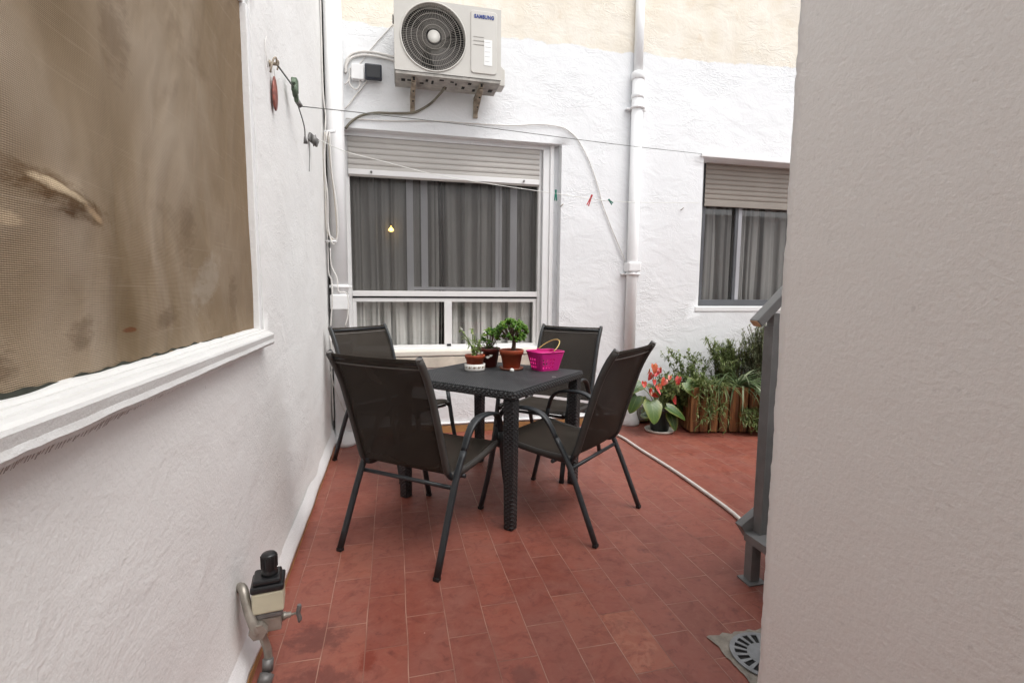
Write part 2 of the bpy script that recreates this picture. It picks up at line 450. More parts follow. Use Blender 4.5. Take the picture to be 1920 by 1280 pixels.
def screenmat():
    m = NT('brown_shade_netting'); co = m.co()
    x = m.xyz(co)
    big = m.noise(1.7, 4, .55, m.co(scale=(1, 1.2, .6), rot=(.35, 0, 0)), .4)
    c = m.ramp(big, [(.32, (.20, .14, .075)), (.5, (.31, .235, .155)), (.66, (.44, .36, .27))])
    st = m.noise(6, 4, .55, m.co(scale=(1, 1, .45), rot=(.4, 0, 0)), .3)
    c = m.mix(m.ramp(st, [(.5, 0.), (.7, .35)]), c, (.50, .42, .33))
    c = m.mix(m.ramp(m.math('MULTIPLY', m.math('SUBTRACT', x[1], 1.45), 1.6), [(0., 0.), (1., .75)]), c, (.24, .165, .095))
    c = m.mix(m.ramp(m.noise(3.5, 5, .65, m.co(loc=(3, 1, 2)), .6), [(.60, 0.), (.75, .4)]), c, (.13, .08, .04))
    # pale dried smear near the left edge
    def blob(cy, cz, ry, rz, col, amt, tilt=0):
        dy = m.math('DIVIDE', m.math('SUBTRACT', x[1], cy), ry)
        zz = m.math('SUBTRACT', m.math('SUBTRACT', x[2], cz), m.math('MULTIPLY', m.math('SUBTRACT', x[1], cy), tilt))
        dz = m.math('DIVIDE', zz, rz)
        d = m.math('ADD', m.math('MULTIPLY', dy, dy), m.math('MULTIPLY', dz, dz))
        d = m.math('ADD', d, m.math('MULTIPLY', m.math('SUBTRACT', m.noise(22, 6, .7, m.co(scale=(1,1,2.2))), .5), 3.4))
        return m.mix(m.ramp(d, [(.15, amt), (1., 0.)]), c, col)
    c = blob(.96, 1.385, .15, .030, (.13, .070, .026), .9, -.15)
    c = blob(.95, 1.392, .085, .011, (.66, .53, .36), .95, -.15)
    c = blob(1.04, 1.368, .040, .009, (.56, .40, .24), .8, -.3)
    c = blob(.85, 1.335, .035, .012, (.58, .45, .30), .8, -.1)
    c = blob(1.62, 1.26, .13, .07, (.50, .45, .38), .4, .5)
    for (by, bz, ry_, rz_, am) in ((.80, 1.13, .05, .035, .6), (1.0, 1.16, .04, .03, .5), (1.32, 1.17, .07, .025, .45), (1.5, 1.38, .05, .10, .35), (1.85, 1.2, .05, .09, .4), (1.2, 1.75, .06, .12, .35)):
        c = blob(by, bz, ry_, rz_, (.13, .08, .045), am, .2)
    c = blob(1.14, 1.155, .025, .006, (.16, .05, .012), .9)
    # woven threads
    wy = m.noise(2.0, 3, .5)
    th = m.math('SINE', m.math('ADD', m.math('MULTIPLY', x[2], 2*PI/.0031), m.math('MULTIPLY', wy, 14)))
    tv = m.math('SINE', m.math('MULTIPLY', x[1], 2*PI/.0045))
    w = m.math('MULTIPLY', m.math('ADD', th, 1), .5)
    c = m.mix(m.ramp(w, [(.2, .34), (.75, 0.)]), c, (.10, .07, .045))
    c = m.mix(m.ramp(m.math('MULTIPLY', m.math('ADD', tv, 1), .5), [(.15, .22), (.6, 0.)]), c, (.07, .048, .03))
    loose = m.ramp(m.noise(1.0, 3, .5, m.co(scale=(3, 3, 160))), [(.62, 0.), (.74, .14)])
    c = m.mix(loose, c, (.50, .43, .34))
    m.set(Base_Color=c, Roughness=.8)
    m.b.inputs['Specular IOR Level'].default_value = .2
    m.bump(big, .05); m.bump(st, .012); m.bump(w, .0005)
    return m.m
M['net'] = screenmat()

def glassmat(name, tint=(.98, .985, .98), refl=.06):
    m = NT(name); m.n.remove(m.b)
    t = m.node('ShaderNodeBsdfTransparent'); t.inputs[0].default_value = (*tint, 1)
    g = m.node('ShaderNodeBsdfGlossy'); g.inputs['Roughness'].default_value = .03
    fr = m.node('ShaderNodeLayerWeight'); fr.inputs[0].default_value = .5
    mx = m.node('ShaderNodeMixShader')
    m.l(m.math('ADD', m.math('MULTIPLY', m.math('POWER', fr.outputs[1], 5), .9), .075), mx.inputs[0]); m.l(t.outputs[0], mx.inputs[1]); m.l(g.outputs[0], mx.inputs[2]); m.l(mx.outputs[0], m.out.inputs[0])
    return m.m
M['glass'] = glassmat('window_glass')
def insectmat():
    m = NT('insect_screen'); m.set(Base_Color=(.050, .046, .043), Roughness=.7); m.trans(.42); return m.m
M['insect'] = insectmat()
def curtainmat(name, col):
    m = NT(name); f = m.noise(60, 3, .5, m.co(scale=(1, 1, .2)))
    x = m.xyz(m.co()); c = m.mix(m.ramp(f, [(.3, 0.), (.7, 1.)]), tuple(c*.93 for c in col), col)
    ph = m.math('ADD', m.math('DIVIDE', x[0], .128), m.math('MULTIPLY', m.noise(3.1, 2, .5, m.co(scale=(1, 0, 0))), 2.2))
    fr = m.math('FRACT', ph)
    c = m.mix(m.ramp(fr, [(0., .9), (.09, .9), (.13, 0.), (.55, 0.), (.60, .16), (.97, .12), (1., .9)]), c, tuple(c*.42 for c in col))  # dark lines put the shade between pleats into the cloth colour
    m.set(Base_Color=c, Roughness=.85); return m.m
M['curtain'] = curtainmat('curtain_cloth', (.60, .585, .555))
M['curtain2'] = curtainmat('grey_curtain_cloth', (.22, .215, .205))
def emit(name, col, st):
    m = NT(name); m.set(Base_Color=col, Emission_Color=col); m.b.inputs['Emission Strength'].default_value = st; return m.m
M['bulb'] = emit('lit_bulb', (1., .62, .16), 2.2)

# ------------------------------------------------------------------ setting
D = 4.28          # face of the back wall
XL = -.49         # face of the left wall
XR = .95          # face of the near right wall
YR = 1.065        # its far corner
def wall_panel(mb, axis, face, thick, u0, u1, z0, z1, holes):
    """wall with rectangular holes. axis 'y': faces -y at y=face; axis 'x': faces +x at x=face"""
    us = sorted({u0, u1, *[h[0] for h in holes], *[h[1] for h in holes]})
    zs = sorted({z0, z1, *[h[2] for h in holes], *[h[3] for h in holes]})
    for i in range(len(us)-1):
        for j in range(len(zs)-1):
            cu, cz = (us[i]+us[i+1])/2, (zs[j]+zs[j+1])/2
            if any(h[0] < cu < h[1] and h[2] < cz < h[3] for h in holes): continue
            a, b, c, d = us[i], us[i+1], zs[j], zs[j+1]
            if axis == 'y': mb.quad((a, face, c), (b, face, c), (b, face, d), (a, face, d))
            else: mb.quad((face, a, c), (face, b, c), (face, b, d), (face, a, d))
    for (a, b, c, d) in holes:
        for (p, q) in (((a, c), (a, d)), ((b, d), (b, c)), ((a, d), (b, d)), ((b, c), (a, c))):
            if axis == 'y': mb.quad((p[0], face, p[1]), (q[0], face, q[1]), (q[0], face+thick, q[1]), (p[0], face+thick, p[1]))
            else: mb.quad((face, p[0], p[1]), (face, q[0], q[1]), (face-thick, q[0], q[1]), (face-thick, p[0], p[1]))

f = MB(); f.box(-12, 14, -12, 14, -.3, 0)
floor = tag(f.build('floor', M['floor']), 'red terracotta tiled patio floor', None, None, 'structure')

# ---- house at the back
house = empty('house', (0, D, 0), 0, 'white plastered house wall with cream upper band and two shuttered windows', 'house')
house.location = (0, 0, 0)
w = MB()
H1 = (-.45, 1.46, .70, 2.505)      # shallow outer rebate of the main window
H2 = (2.86, 4.62, 1.085, 2.49)
wall_panel(w, 'y', D, .085, -.455, 7.2, 0, 6.4, [H1])
# main window rebate back face with the deeper opening
wall_panel(w, 'y', D+.085, .16, H1[0], H1[1], H1[2], H1[3], [(-.36, 1.315, .735, 2.47)])
w2 = MB()
w.bm.faces.ensure_lookup_table()
# cut the second window: rebuild cells
w.bm.free(); w = MB()
def cellwall():
    holes = [H1, H2]
    us = sorted({-.455, 7.2, H1[0], H1[1], H2[0], H2[1]}); zs = sorted({0, 4.1, H1[2], H1[3], H2[2], H2[3]})
    for i in range(len(us)-1):
        for j in range(len(zs)-1):
            cu, cz = (us[i]+us[i+1])/2, (zs[j]+zs[j+1])/2
            if any(h[0] < cu < h[1] and h[2] < cz < h[3] for h in holes): continue
            nu = max(1, int((us[i+1]-us[i])/.12)); nv = max(1, int((zs[j+1]-zs[j])/.12))
            for a in range(nu):
                for b in range(nv):
                    P = []
                    for (p, q) in ((a, b), (a+1, b), (a+1, b+1), (a, b+1)):
                        X = us[i]+(us[i+1]-us[i])*p/nu; Z = zs[j]+(zs[j+1]-zs[j])*q/nv
                        P.append((X, Z))
                    w.quad(*[(X, D+und(X, Z), Z) for X, Z in P], smooth=True)
    for h, dep in ((H1, .085), (H2, .24)):
        a, b, c, d = h
        for (p, q) in (((a, c), (a, d)), ((b, d), (b, c)), ((a, d), (b, d)), ((b, c), (a, c))):
            w.quad((p[0], D, p[1]), (q[0], D, q[1]), (q[0], D+dep, q[1]), (p[0], D+dep, p[1]))
def und(X, Z):
    # hand-trowelled unevenness, fading to nothing at the window edges
    e = 1.
    for h in (H1, H2):
        dx = max(h[0]-X, 0, X-h[1]); dz = max(h[2]-Z, 0, Z-h[3]); e = min(e, math.hypot(dx, dz)/.25)
    return e*.012*noise.noise(Vector((X*2.1, 0, Z*2.1)))
cellwall()
wall_panel(w, 'y', D+.085, .13, H1[0], H1[1], H1[2], H1[3], [(-.36, 1.315, .735, 2.47)])
ww = w.build('wall', M['back'], house, merge=True)
# corner slot: black sheet paints the shade in the gap between buildings
g = MB(); g.box(-.505, -.40, D+.30, D+.32, 0, 4.1); g.build('corner_gap', M['dark'], house)
# painted moulding round the rebate
g = MB()
g.box(1.375, 1.41, D+.055, D+.0835, .70, 2.505); g.box(1.315, 1.375, D+.068, D+.0835, .72, 2.47); 
g.build('window_surround', M['paintwhite'], house, bevel=.004)
# sill
g = MB(); g.box(-.36, 1.44, D-.022, D+.20, .675, .720); g.build('window_sill', M['sillstone'], house, bevel=.008)
g = MB(); g.box(-.33, 1.42, D-.018, D-.001, .575, .666); g.build('stone_ledge', M['ledge'], house, bevel=.004)
# skirting
g = MB(); g.box(-.30, 2.05, D-.02, D+.01, 0, .062); g.box(2.27, 7.0, D-.02, D+.01, 0, .075)
g.build('skirting', M['ochre'], house, bevel=.003)
g = MB(); g.box(-.30, 7.0, D-.0255, D+.012, .0765, .088); g.build('skirting_lip', M['paintwhite'], house, bevel=.004)
g = MB(); g.box(2.24, 2.75, D-.10, D-.027, .03, .17); g.build('step', M['cement'], house, bevel=.01)
# interior
g = MB()
for x0, x1 in ((-.8, 1.9), (2.4, 5.0)):
    g.quad((x0, D+1.5, 0), (x1, D+1.5, 0), (x1, D+1.5, 3), (x0, D+1.5, 3))
    g.quad((x0, D+.26, 0), (x0, D+1.5, 0), (x0, D+1.5, 3), (x0, D+.26, 3))
    g.quad((x1, D+.26, 0), (x1, D+1.5, 0), (x1, D+1.5, 3), (x1, D+.26, 3))
    g.quad((x0, D+.26, 3), (x1, D+.26, 3), (x1, D+1.5, 3), (x0, D+1.5, 3))
    g.quad((x0, D+.26, .02), (x1, D+.26, .02), (x1, D+1.5, .02), (x0, D+1.5, .02))
g.build('room', M['room'], house)

# main window (own empty so it has frame, panes and shutter below it)
wf = D+.12
g = MB()
g.box(-.358, -.325, wf-.015, wf+.05, .735, 2.47)          # guide rails
g.box(1.284, 1.313, wf-.015, wf+.05, .735, 2.47)
g.box(-.324, 1.283, wf-.012, wf+.045, 1.180, 1.226)       # transom
g.box(-.324, 1.283, wf+.002, wf+.040, 1.133, 1.165)       # lower frame head
g.box(-.324, 1.283, wf-.004, wf+.045, .722, .757)         # bottom rail
g.box(-.324, -.295, wf+.004, wf+.038, .757, 1.133)
g.box(1.252, 1.283, wf+.004, wf+.038, .757, 1.133)
g.box(.443, .508, wf+.001, wf+.038, .757, 1.133)          # mullion
win = g.build('window', M['alu_white'], house, bevel=.003)
g = MB(); g.box(-.324, 1.283, wf+.0, wf+.044, 1.1655, 1.1795); g.build('gap_strip', M['dark'], win)
g = MB()
ys = wf+.045
for a, b, yo in ((.130, .186, 0), (.252, .310, .015), (.910, .940, .015), (.944, .968, .015), (1.041, 1.104, 0)):
    g.box(a, b, ys+yo, ys+yo+.014, 1.262, 2.47)
g.box(.186, 1.041, ys+.002, ys+.012, 1.236, 1.262); g.box(.130, .186, ys, ys+.014, 1.228, 1.262); g.box(1.041, 1.104, ys, ys+.014, 1.228, 1.262)
g.build('sash', M['alu_grey'], win, bevel=.002)
g = MB(); g.box(.463, .50, wf-.012, wf-.0015, .745, .765); g.build('latch', M['black'], win, bevel=.003)
g = MB(); g.quad((-.324, wf+.03, 1.226), (1.283, wf+.03, 1.226), (1.283, wf+.03, 2.47), (-.324, wf+.03, 2.47)); g.build('insect_screen', M['insect'], win)
g = MB()
g.quad((-.295, wf+.02, .757), (.443, wf+.02, .757), (.443, wf+.02, 1.133), (-.295, wf+.02, 1.133)); g.build('pane', M['glass'], win)
g = MB(); g.quad((.508, wf+.02, .757), (1.252, wf+.02, .757), (1.252, wf+.02, 1.133), (.508, wf+.02, 1.133)); g.build('pane', M['glass'], win)
g = MB(); g.quad((-.324, ys+.032, 1.226), (1.283, ys+.032, 1.226), (1.283, ys+.032, 2.47), (-.324, ys+.032, 2.47)); g.build('pane', M['glass'], win)
def shutter(mb, x0, x1, z0, z1, y, pitch, dep=.008):
    z = z1; 
    while z > z0+1e-4:
        a, b = z-pitch, z
        prof = [(y+dep, a), (y+dep*.5, a+.004), (y, a+.012), (y-dep*.15, (a+b)/2), (y, b-.006), (y+dep*.6, b)]
        for k in range(len(prof)-1):
            p, q = prof[k], prof[k+1]
            mb.quad((x0, p[0], p[1]), (x1, p[0], p[1]), (x1, q[0], q[1]), (x0, q[0], q[1]))
        z -= pitch
g = MB(); shutter(g, -.332, 1.286, 2.19, 2.47, wf-.028, .0452); g.build('shutter', M['shutter'], win)
g = MB(); g.box(-.332, 1.286, wf-.036, wf-.018, 2.168, 2.2115); g.build('shutter_rail', M['alu_white'], win, bevel=.003)
g = MB()
for x in (-.15, 1.14):
    g = MB(); g.lathe([(.009, 0), (.009, .016), (.005, .018)], (x, wf-.054, 2.19), 12, 'Y'); g.build('shutter_stop', M['greymetal'], win)

# second window
wf2 = D+.20
g = MB()
g.box(2.86, 2.995, wf2-.01, wf2+.035, 1.085, 2.49); g.build('window_reveal', M['paintwhite'], house)
g = MB(); g.box(4.42, 4.62, wf2-.01, wf2+.035, 1.085, 2.49)
g.build('window_reveal', M['paintwhite'], house)
g = MB()
g.box(2.996, 4.42, wf2-.015, wf2+.04, 1.098, 1.16)
g.box(2.996, 3.03, wf2-.012, wf2+.04, 1.16, 2.49); g.box(4.39, 4.42, wf2-.012, wf2+.04, 1.16, 2.49)
g.box(3.385, 3.415, wf2-.002, wf2+.02, 1.16, 2.49)
win2 = g.build('window', M['alu_dark'], house, bevel=.002)
g = MB(); g.box(3.416, 3.458, wf2-.006, wf2+.025, 1.16, 2.40); g.build('sash', M['alu_mid'], win2, bevel=.002)
g = MB(); shutter(g, 2.997, 4.42, 2.10, 2.52, wf2-.04, .0470); g.build('shutter', M['shutter2'], win2)
g = MB(); g.box(2.997, 4.42, wf2-.048, wf2-.03, 2.077, 2.1145); g.build('shutter_rail', M['shutter2'], win2, bevel=.003)
g = MB(); g.quad((3.02, wf2+.03, 1.16), (4.4, wf2+.03, 1.16), (4.4, wf2+.03, 2.5), (3.07, wf2+.03, 2.5)); g.build('pane', M['glass'], win2)
g = MB(); g.box(2.835, 4.65, D-.008, D+.185, 1.048, 1.096); g.build('window_sill', M['paintwhite'], house, bevel=.006)
g = MB(); g.box(2.825, 4.65, D-.018, D+.02, 2.492, 2.518); g.build('lintel_edge', M['paintwhite'], house, bevel=.004)

# curtains: things of their own
def curtain(x0, x1, z0, z1, y, pitch, mat, label, seed, gap=None):
    rnd = random.Random(seed); mb = MB()
    X = x0; pts = []; 
    while X < x1:
        p = pitch*rnd.uniform(.7, 1.35); a = rnd.uniform(.030, .055)
        for k in range(14):
            t = k/14; q = math.exp(-((t-.5)/.13)**2); pts.append((X+p*t-.022*math.sin(2*PI*min(1, max(0, (t-.35)/.3)))*(1 if .35 < t < .65 else 0), y+a*1.5*q+.010*math.cos(2*PI*t)*0+.012*t))
        X += p
    rows = 9
    V = []
    for j in range(rows+1):
        z = z0+(z1-z0)*j/rows
        V.append([mb.bm.verts.new((px+.006*math.sin(z*3+px*9), py*(1)+.004*math.sin(z*4+px*21), z)) for px, py in pts])
    for j in range(rows):
        for i in range(len(pts)-1):
            if gap and gap[0] < pts[i][0] < gap[1]: continue
            mb.face([V[j][i], V[j][i+1], V[j+1][i+1], V[j+1][i]], True)
    o = mb.build('curtain', mat); tag(o, label, 'curtain', None); return o
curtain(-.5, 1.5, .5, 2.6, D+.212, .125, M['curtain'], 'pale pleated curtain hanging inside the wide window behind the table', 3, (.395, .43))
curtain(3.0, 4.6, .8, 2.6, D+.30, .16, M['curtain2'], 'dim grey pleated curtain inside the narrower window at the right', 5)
t = empty('pendant_lamp', (-.0, D+.16, 1.742), 0, 'small warm glowing lamp seen behind the glass of the wide window', 'lamp')
g = MB(); g.lathe([(.004, -.018), (.018, -.013), (.025, -.003), (.018, .009), (.008, .020), (.004, .036)], (0, 0, 0), 16); g.build('bulb', M['bulb'], t)
g = MB(); g.lathe([(.007, .0362), (.007, .05), (.003, .055)], (0, 0, 0), 12); g.sweep([(0, .012, .055), (0, .012, .40)], .0015, n=6); g.build('cord', M['black'], t)

# ---- left building
left = empty('left_building', (0, 0, 0), 0, 'white plastered building wall on the left with a wide brown netted opening', 'building')
w = MB()
OP = (-1.5, 2.115, 1.06, 2.30)
def lwall():
    us = sorted({-4, 4.275, OP[0], OP[1]}); zs = sorted({0, 3.75, OP[2], OP[3]})
    for i in range(len(us)-1):
        for j in range(len(zs)-1):
            cu, cz = (us[i]+us[i+1])/2, (zs[j]+zs[j+1])/2
            if OP[0] < cu < OP[1] and OP[2] < cz < OP[3]: continue
            nu = max(1, int((us[i+1]-us[i])/.09)); nv = max(1, int((zs[j+1]-zs[j])/.09))
            for a in range(nu):
                for b in range(nv):
                    P = [(us[i]+(us[i+1]-us[i])*(a+p)/nu, zs[j]+(zs[j+1]-zs[j])*(b+q)/nv) for p, q in ((0,0),(1,0),(1,1),(0,1))]
                    w.quad(*[(XL+lund(Y, Z), Y, Z) for Y, Z in P], smooth=True)
    a, b, c, d = OP
    for (p, q) in (((a, c), (a, d)), ((b, d), (b, c)), ((a, d), (b, d)), ((b, c), (a, c))):
        w.quad((XL, *p), (XL, *q), (XL-.14, *q), (XL-.14, *p))
def lund(Y, Z):
    dx = max(OP[0]-Y, 0, Y-OP[1]); dz = max(OP[2]-Z, 0, Z-OP[3]); e = min(1, math.hypot(dx, dz)/.2)
    n_ = .010*noise.noise(Vector((0, Y*1.7, Z*1.1)))+.004*noise.noise(Vector((3, Y*5, Z*4)))
    foot = .028*math.exp(-(Z/.10)**2)
    return e*n_ + foot
lwall()
w.quad((XL, 4.275, 0), (XL, 4.275, 3.75), (XL-.3, 4.275, 3.75), (XL-.3, 4.275, 0)); w.quad((XL, -4, 3.75), (XL, 4.275, 3.75), (XL-3, 4.275, 3.75), (XL-3, -4, 3.75))
w.build('wall', M['left'], left, merge=True)
# painted cove at the foot and the ochre skirting under it
g = MB()
N = 60
prof = [(.010, .115), (.030, .07), (.040, .045), (.040, .030), (.0, .030)]
V = []
for i in range(N+1):
    Y = -1+(4.2+1)*i/N; k = 1+.25*noise.noise(Vector((1, Y*4, 0)))
    V.append([g.bm.verts.new((XL+p*k, Y, z+(.012*noise.noise(Vector((5, Y*5, 0))) if z > .03 else 0))) for p, z in prof])
for i in range(N):
    for k in range(len(prof)-1): g.face([V[i][k], V[i+1][k], V[i+1][k+1], V[i][k+1]], True)
g.build('painted_foot', M['paintwhite'], left)
g = MB(); g.box(XL-.02, XL+.037, -1, 4.18, 0, .0295); g.build('skirting', M['ochre'], left)
# window: netting, frame strip and ledge
g = MB()
def net(u, v):
    y = -1.5+3.60*u; z = 1.07+1.245*v
    e = min(1, (2.1-y)/.18)*min(1, (z-1.07)/.1)*min(1, (2.31-z)/.1)
    d = .014*noise.noise(Vector((0, y*2.2+z*1.6, z*.9)))+.014*noise.noise(Vector((2, y*4.5+z*3.0, z*1.2)))+.004*noise.noise(Vector((2, y*12+z*7, z*4)))
    d += .014*math.exp(-((y-.96)/.08)**2-((z-1.385+.15*(y-.95))/.014)**2)
    return (XL-.024+e*d, y, z)
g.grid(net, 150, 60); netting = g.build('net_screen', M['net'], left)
g = MB(); g.box(XL-.045, XL-.002, 2.072, 2.112, 1.07, 2.255); g.box(XL-.045, XL-.012, -1.5, 2.112, 2.2555, 2.298)
g.build('screen_frame', M['paintwhite'], left, bevel=.003)
g = MB()
# ledge: crisp top moulding, front, ragged underside
N = 140
def led(prof, y0, y1, nm, mt, rag=0):
    g = MB(); V = []
    for i in range(N+1):
        Y = y0+(y1-y0)*i/N
        r = noise.noise(Vector((7, Y*9, 0)))*.5+noise.noise(Vector((9, Y*31, 0)))*.3
        V.append([g.bm.verts.new((XL+x+rg*rag*r*.4, Y, z+rg*rag*r)) for x, z, rg in prof])
    for i in range(N):
        for k in range(len(prof)-1): g.face([V[i][k], V[i+1][k], V[i+1][k+1], V[i][k+1]])
    g.face(V[-1]); return g.build(nm, mt, left)
sill_ = led([(-.03, 1.089, 1.6), (-.012, 1.088, 1.4), (-.006, 1.082, .8), (.008, 1.084, .3), (.012, 1.078, .3), (.026, 1.079, .3), (.030, 1.073, .2), (.041, 1.070, .1), (.044, 1.064, .15), (.042, 1.047, .5), (.045, 1.036, 1), (.040, 1.027, 1.6), (.026, 1.024, .2), (-.02, 1.024, 0)],
    -1.5, 2.085, 'window_ledge', M['ledgepaint'], .006)
g = MB(); Q_ = []
for i in range(201):
    Y = -.3+2.0*i/200; hgt_ = .003+.010*max(0, noise.noise(Vector((2, Y*3.1, 0))))+.009*noise.noise(Vector((6, Y*22, 0)))
    Q_.append((Y, max(.002, hgt_*(1 if Y < 1.45 else max(0, (1.7-Y)/.25)))))
for (a, ha), (b, hb_) in zip(Q_, Q_[1:]):
    g.quad((XL-.0235, a, 1.084), (XL-.0235, b, 1.084), (XL-.0225, b, 1.089+hb_), (XL-.0225, a, 1.089+ha))
g.build('dark_slit', M['slit'], left)
# frayed net edge below the ledge
g = MB()
for k in range(430):
    Y = -.6+2.62*k/430; a = .028+.008*noise.noise(Vector((3, Y*6, 0))); z0 = 1.026
    L_ = .020*max(.15, (1.9-Y)/1.3)*(.8+.4*random.random())
    g.quad((XL+a, Y, z0), (XL+a, Y+.0028, z0), (XL+a-.010, Y+.0028+random.uniform(-.001,.001), z0-L_), (XL+a-.010, Y+random.uniform(-.001,.001), z0-L_))
g.build('frayed_edge', M['fray'], left)

# ---- near right wall and the wing it belongs to
right = empty('right_building', (0, 0, 0), 0, 'close beige-pink plastered wall filling the right edge of the view', 'building')
g = MB()
N = 220
edge = [(XR+.003*noise.noise(Vector((0, 0, 5*z*2.6/N)))+.0025*noise.noise(Vector((0, 4, 40*z*2.6/N))), YR+.004*noise.noise(Vector((4, 0, 9*z*2.6/N)))+.0015*noise.noise(Vector((1, 0, 60*z*2.6/N))), 2.6*z/N) for z in range(N+1)]
for k in range(N):
    a, b = edge[k], edge[k+1]
    g.quad((XR, YR-.03, a[2]), a, b, (XR, YR-.03, b[2]), True)
    g.quad(a, (7.2, YR, a[2]), (7.2, YR, b[2]), b)
g.quad((XR, -4, 0), (XR, YR-.03, 0), (XR, YR-.03, 2.6), (XR, -4, 2.6))
g.build('wall', M['right'], right, merge=True)
# ---- far side of the patio (outside the frame, wall added for the light gradient)
g = MB(); g.box(7.2, 7.4, YR, D+.3, 0, 2.7)
tag(g.build('unseen_side_wall', M['left']), 'unseen white wall added at the far right to shape the patio light', 'wall')

g = MB(); g.box(XL-.2, XR+.2, -1.9, -1.7, 0, 2.7)  # unseen wall, added to keep low sky light off from behind
tag(g.build('sky_block_wall', M['left']), 'unseen white wall added behind the viewer to block low sky light', 'wall')
# ------------------------------------------------------------------ downpipes
t = empty('downpipe', (2.140, D-.045, 0), 0, 'white painted downpipe between the two back windows', 'pipe', 'painted downpipes on the walls')
g = MB(); g.sweep([(0, 0, .14), (0, 0, 3.12)], .050, n=20); g.sweep([(.005, .012, 3.10), (.005, .012, 4.05)], .040, n=20); g.build('pipe', M['pipe'], t)
g = MB(); g.lathe([(.054, 0), (.058, .004), (.059, .05), (.052, .062)], (0, 0, 3.09), 24); g.build('collar', M['pipe'], t)
g = MB(); g.lathe([(.050, 0), (.056, .003), (.056, .035), (.050, .038)], (0, 0, 2.93), 24); g.build('collar', M['pipe'], t)
g = MB(); g.box(-.062, .062, -.062, .05, 1.415, 1.50); g.build('junction_block', M['pipe'], t, bevel=.012)
g = MB(); g.lathe([(.055, 0), (.068, .002), (.068, .016), (.055, .018)], (0, 0, 1.385), 24); g.box(-.095, .095, .01, .045, 1.385, 1.40); g.build('pipe_clip', M['pipe'], t, bevel=.003)
g = MB(); g.lathe([(.055, 0), (.068, .002), (.068, .016), (.055, .018)], (0, 0, 2.84), 24); g.box(-.095, .095, .01, .045, 2.84, 2.855); g.build('pipe_clip', M['pipe'], t, bevel=.003)
g = MB(); g.lathe([(.105, 0), (.108, .02), (.092, .06), (.075, .10), (.072, .14), (.056, .165)], (0, -.02, 0), 24, wob=.06); g.build('plaster_foot', M['paintwhite'], t)
t = empty('downpipe', (-.405, D-.08, 0), 0, 'thick white downpipe in the corner beside the left wall', 'pipe', 'painted downpipes on the walls')
g = MB(); g.sweep([(0, 0, .75), (0, 0, 4.05)], .066, n=24); g.build('pipe', M['pipe'], t)
g = MB(); g.box(-.066, .072, -.075, .06, 1.075, 1.195); g.build('junction_block', M['pipe'], t, bevel=.01)
g = MB(); g.lathe([(.066, 0), (.078, .003), (.078, .022), (.066, .025)], (0, 0, 1.245), 24); g.box(.0, .095, -.03, .05, 1.248, 1.268); g.build('pipe_clip', M['pipe'], t, bevel=.004)
g = MB(); g.box(-.055, .085, -.09, .06, 0.02, .82); g.build('plaster_casing', M['paintwhite'], t, bevel=.02, seg=3)
g = MB(); g.lathe([(.10, 0), (.095, .03), (.075, .07), (.05, .10)], (.02, -.08, 0), 20, wob=.08); g.build('plaster_foot', M['paintwhite'], t)

# ------------------------------------------------------------------ air conditioner
ac = empty('air_conditioner', (0, 0, 0), 0, 'beige outdoor air conditioner unit with round fan grille above the wide window', 'air conditioner')
AY = 3.93; ax0, ax1, az0, az1 = .045, .838, 2.838, 3.345
fcx, fcz, FR = .330, 3.092, .236
g = MB()
# front with a round hole
ring = [(fcx+FR*math.cos(2*PI*k/48), fcz+FR*math.sin(2*PI*k/48)) for k in range(48)]
def edgept(k):
    a = 2*PI*k/48; c, s_ = math.cos(a), math.sin(a)
    bx0, bx1, bz0, bz1 = ax0, .59, az0, az1
    tx = ((bx1 if c > 0 else bx0)-fcx)/c if abs(c) > 1e-6 else 9e9
    tz = ((bz1 if s_ > 0 else bz0)-fcz)/s_ if abs(s_) > 1e-6 else 9e9
    q = min(tx, tz); return (fcx+q*c, fcz+q*s_)
outer = [edgept(k) for k in range(48)]
for k in range(48):
    a, b = ring[k], ring[(k+1) % 48]; c_, d_ = outer[(k+1) % 48], outer[k]
    g.quad((a[0], AY, a[1]), (b[0], AY, b[1]), (c_[0], AY, c_[1]), (d_[0], AY, d_[1]))
    g.quad((a[0], AY, a[1]), (b[0], AY, b[1]), (b[0], AY+.05, b[1]), (a[0], AY+.05, a[1]), True)
    # corner fillers
for cx_, cz_ in ((ax0, az0), (.59, az0), (ax0, az1), (.59, az1)):
    best = sorted(range(48), key=lambda k: math.hypot(outer[k][0]-cx_, outer[k][1]-cz_))[:2]
    a, b = outer[best[0]], outer[best[1]]
    if abs(a[0]-b[0]) > 1e-6 and abs(a[1]-b[1]) > 1e-6:
        g.face([g.bm.verts.new(p) for p in ((a[0], AY, a[1]), (cx_, AY, cz_), (b[0], AY, b[1]))])
g.quad((.59, AY, az0), (ax1, AY, az0), (ax1, AY, az1), (.59, AY, az1))
yb = 4.20
g.quad((ax0, AY, az0), (ax0, AY, az1), (ax0, yb, az1), (ax0, yb, az0)); g.quad((ax1, AY, az0), (ax1, AY, az1), (ax1, yb, az1), (ax1, yb, az0))
g.quad((ax0, AY, az1), (ax1, AY, az1), (ax1, yb, az1), (ax0, yb, az1)); g.quad((ax0, yb, az0), (ax1, yb, az0), (ax1, yb, az1), (ax0, yb, az1))
bmesh.ops.remove_doubles(g.bm, verts=g.bm.verts, dist=.0005)
g.build('casing', M['ac'], ac)
g = MB(); g.sweep([(fcx+(FR+.004)*math.cos(2*PI*k/48), AY-.003, fcz+(FR+.004)*math.sin(2*PI*k/48)) for k in range(48)], .006, n=8, closed=True, up=(0,1,0))
g.build('fan_ring', M['ac_panel'], ac)
g = MB(); g.box(ax0+.004, ax1-.004, AY+.006, yb-.004, az0-.022, az0-.001)
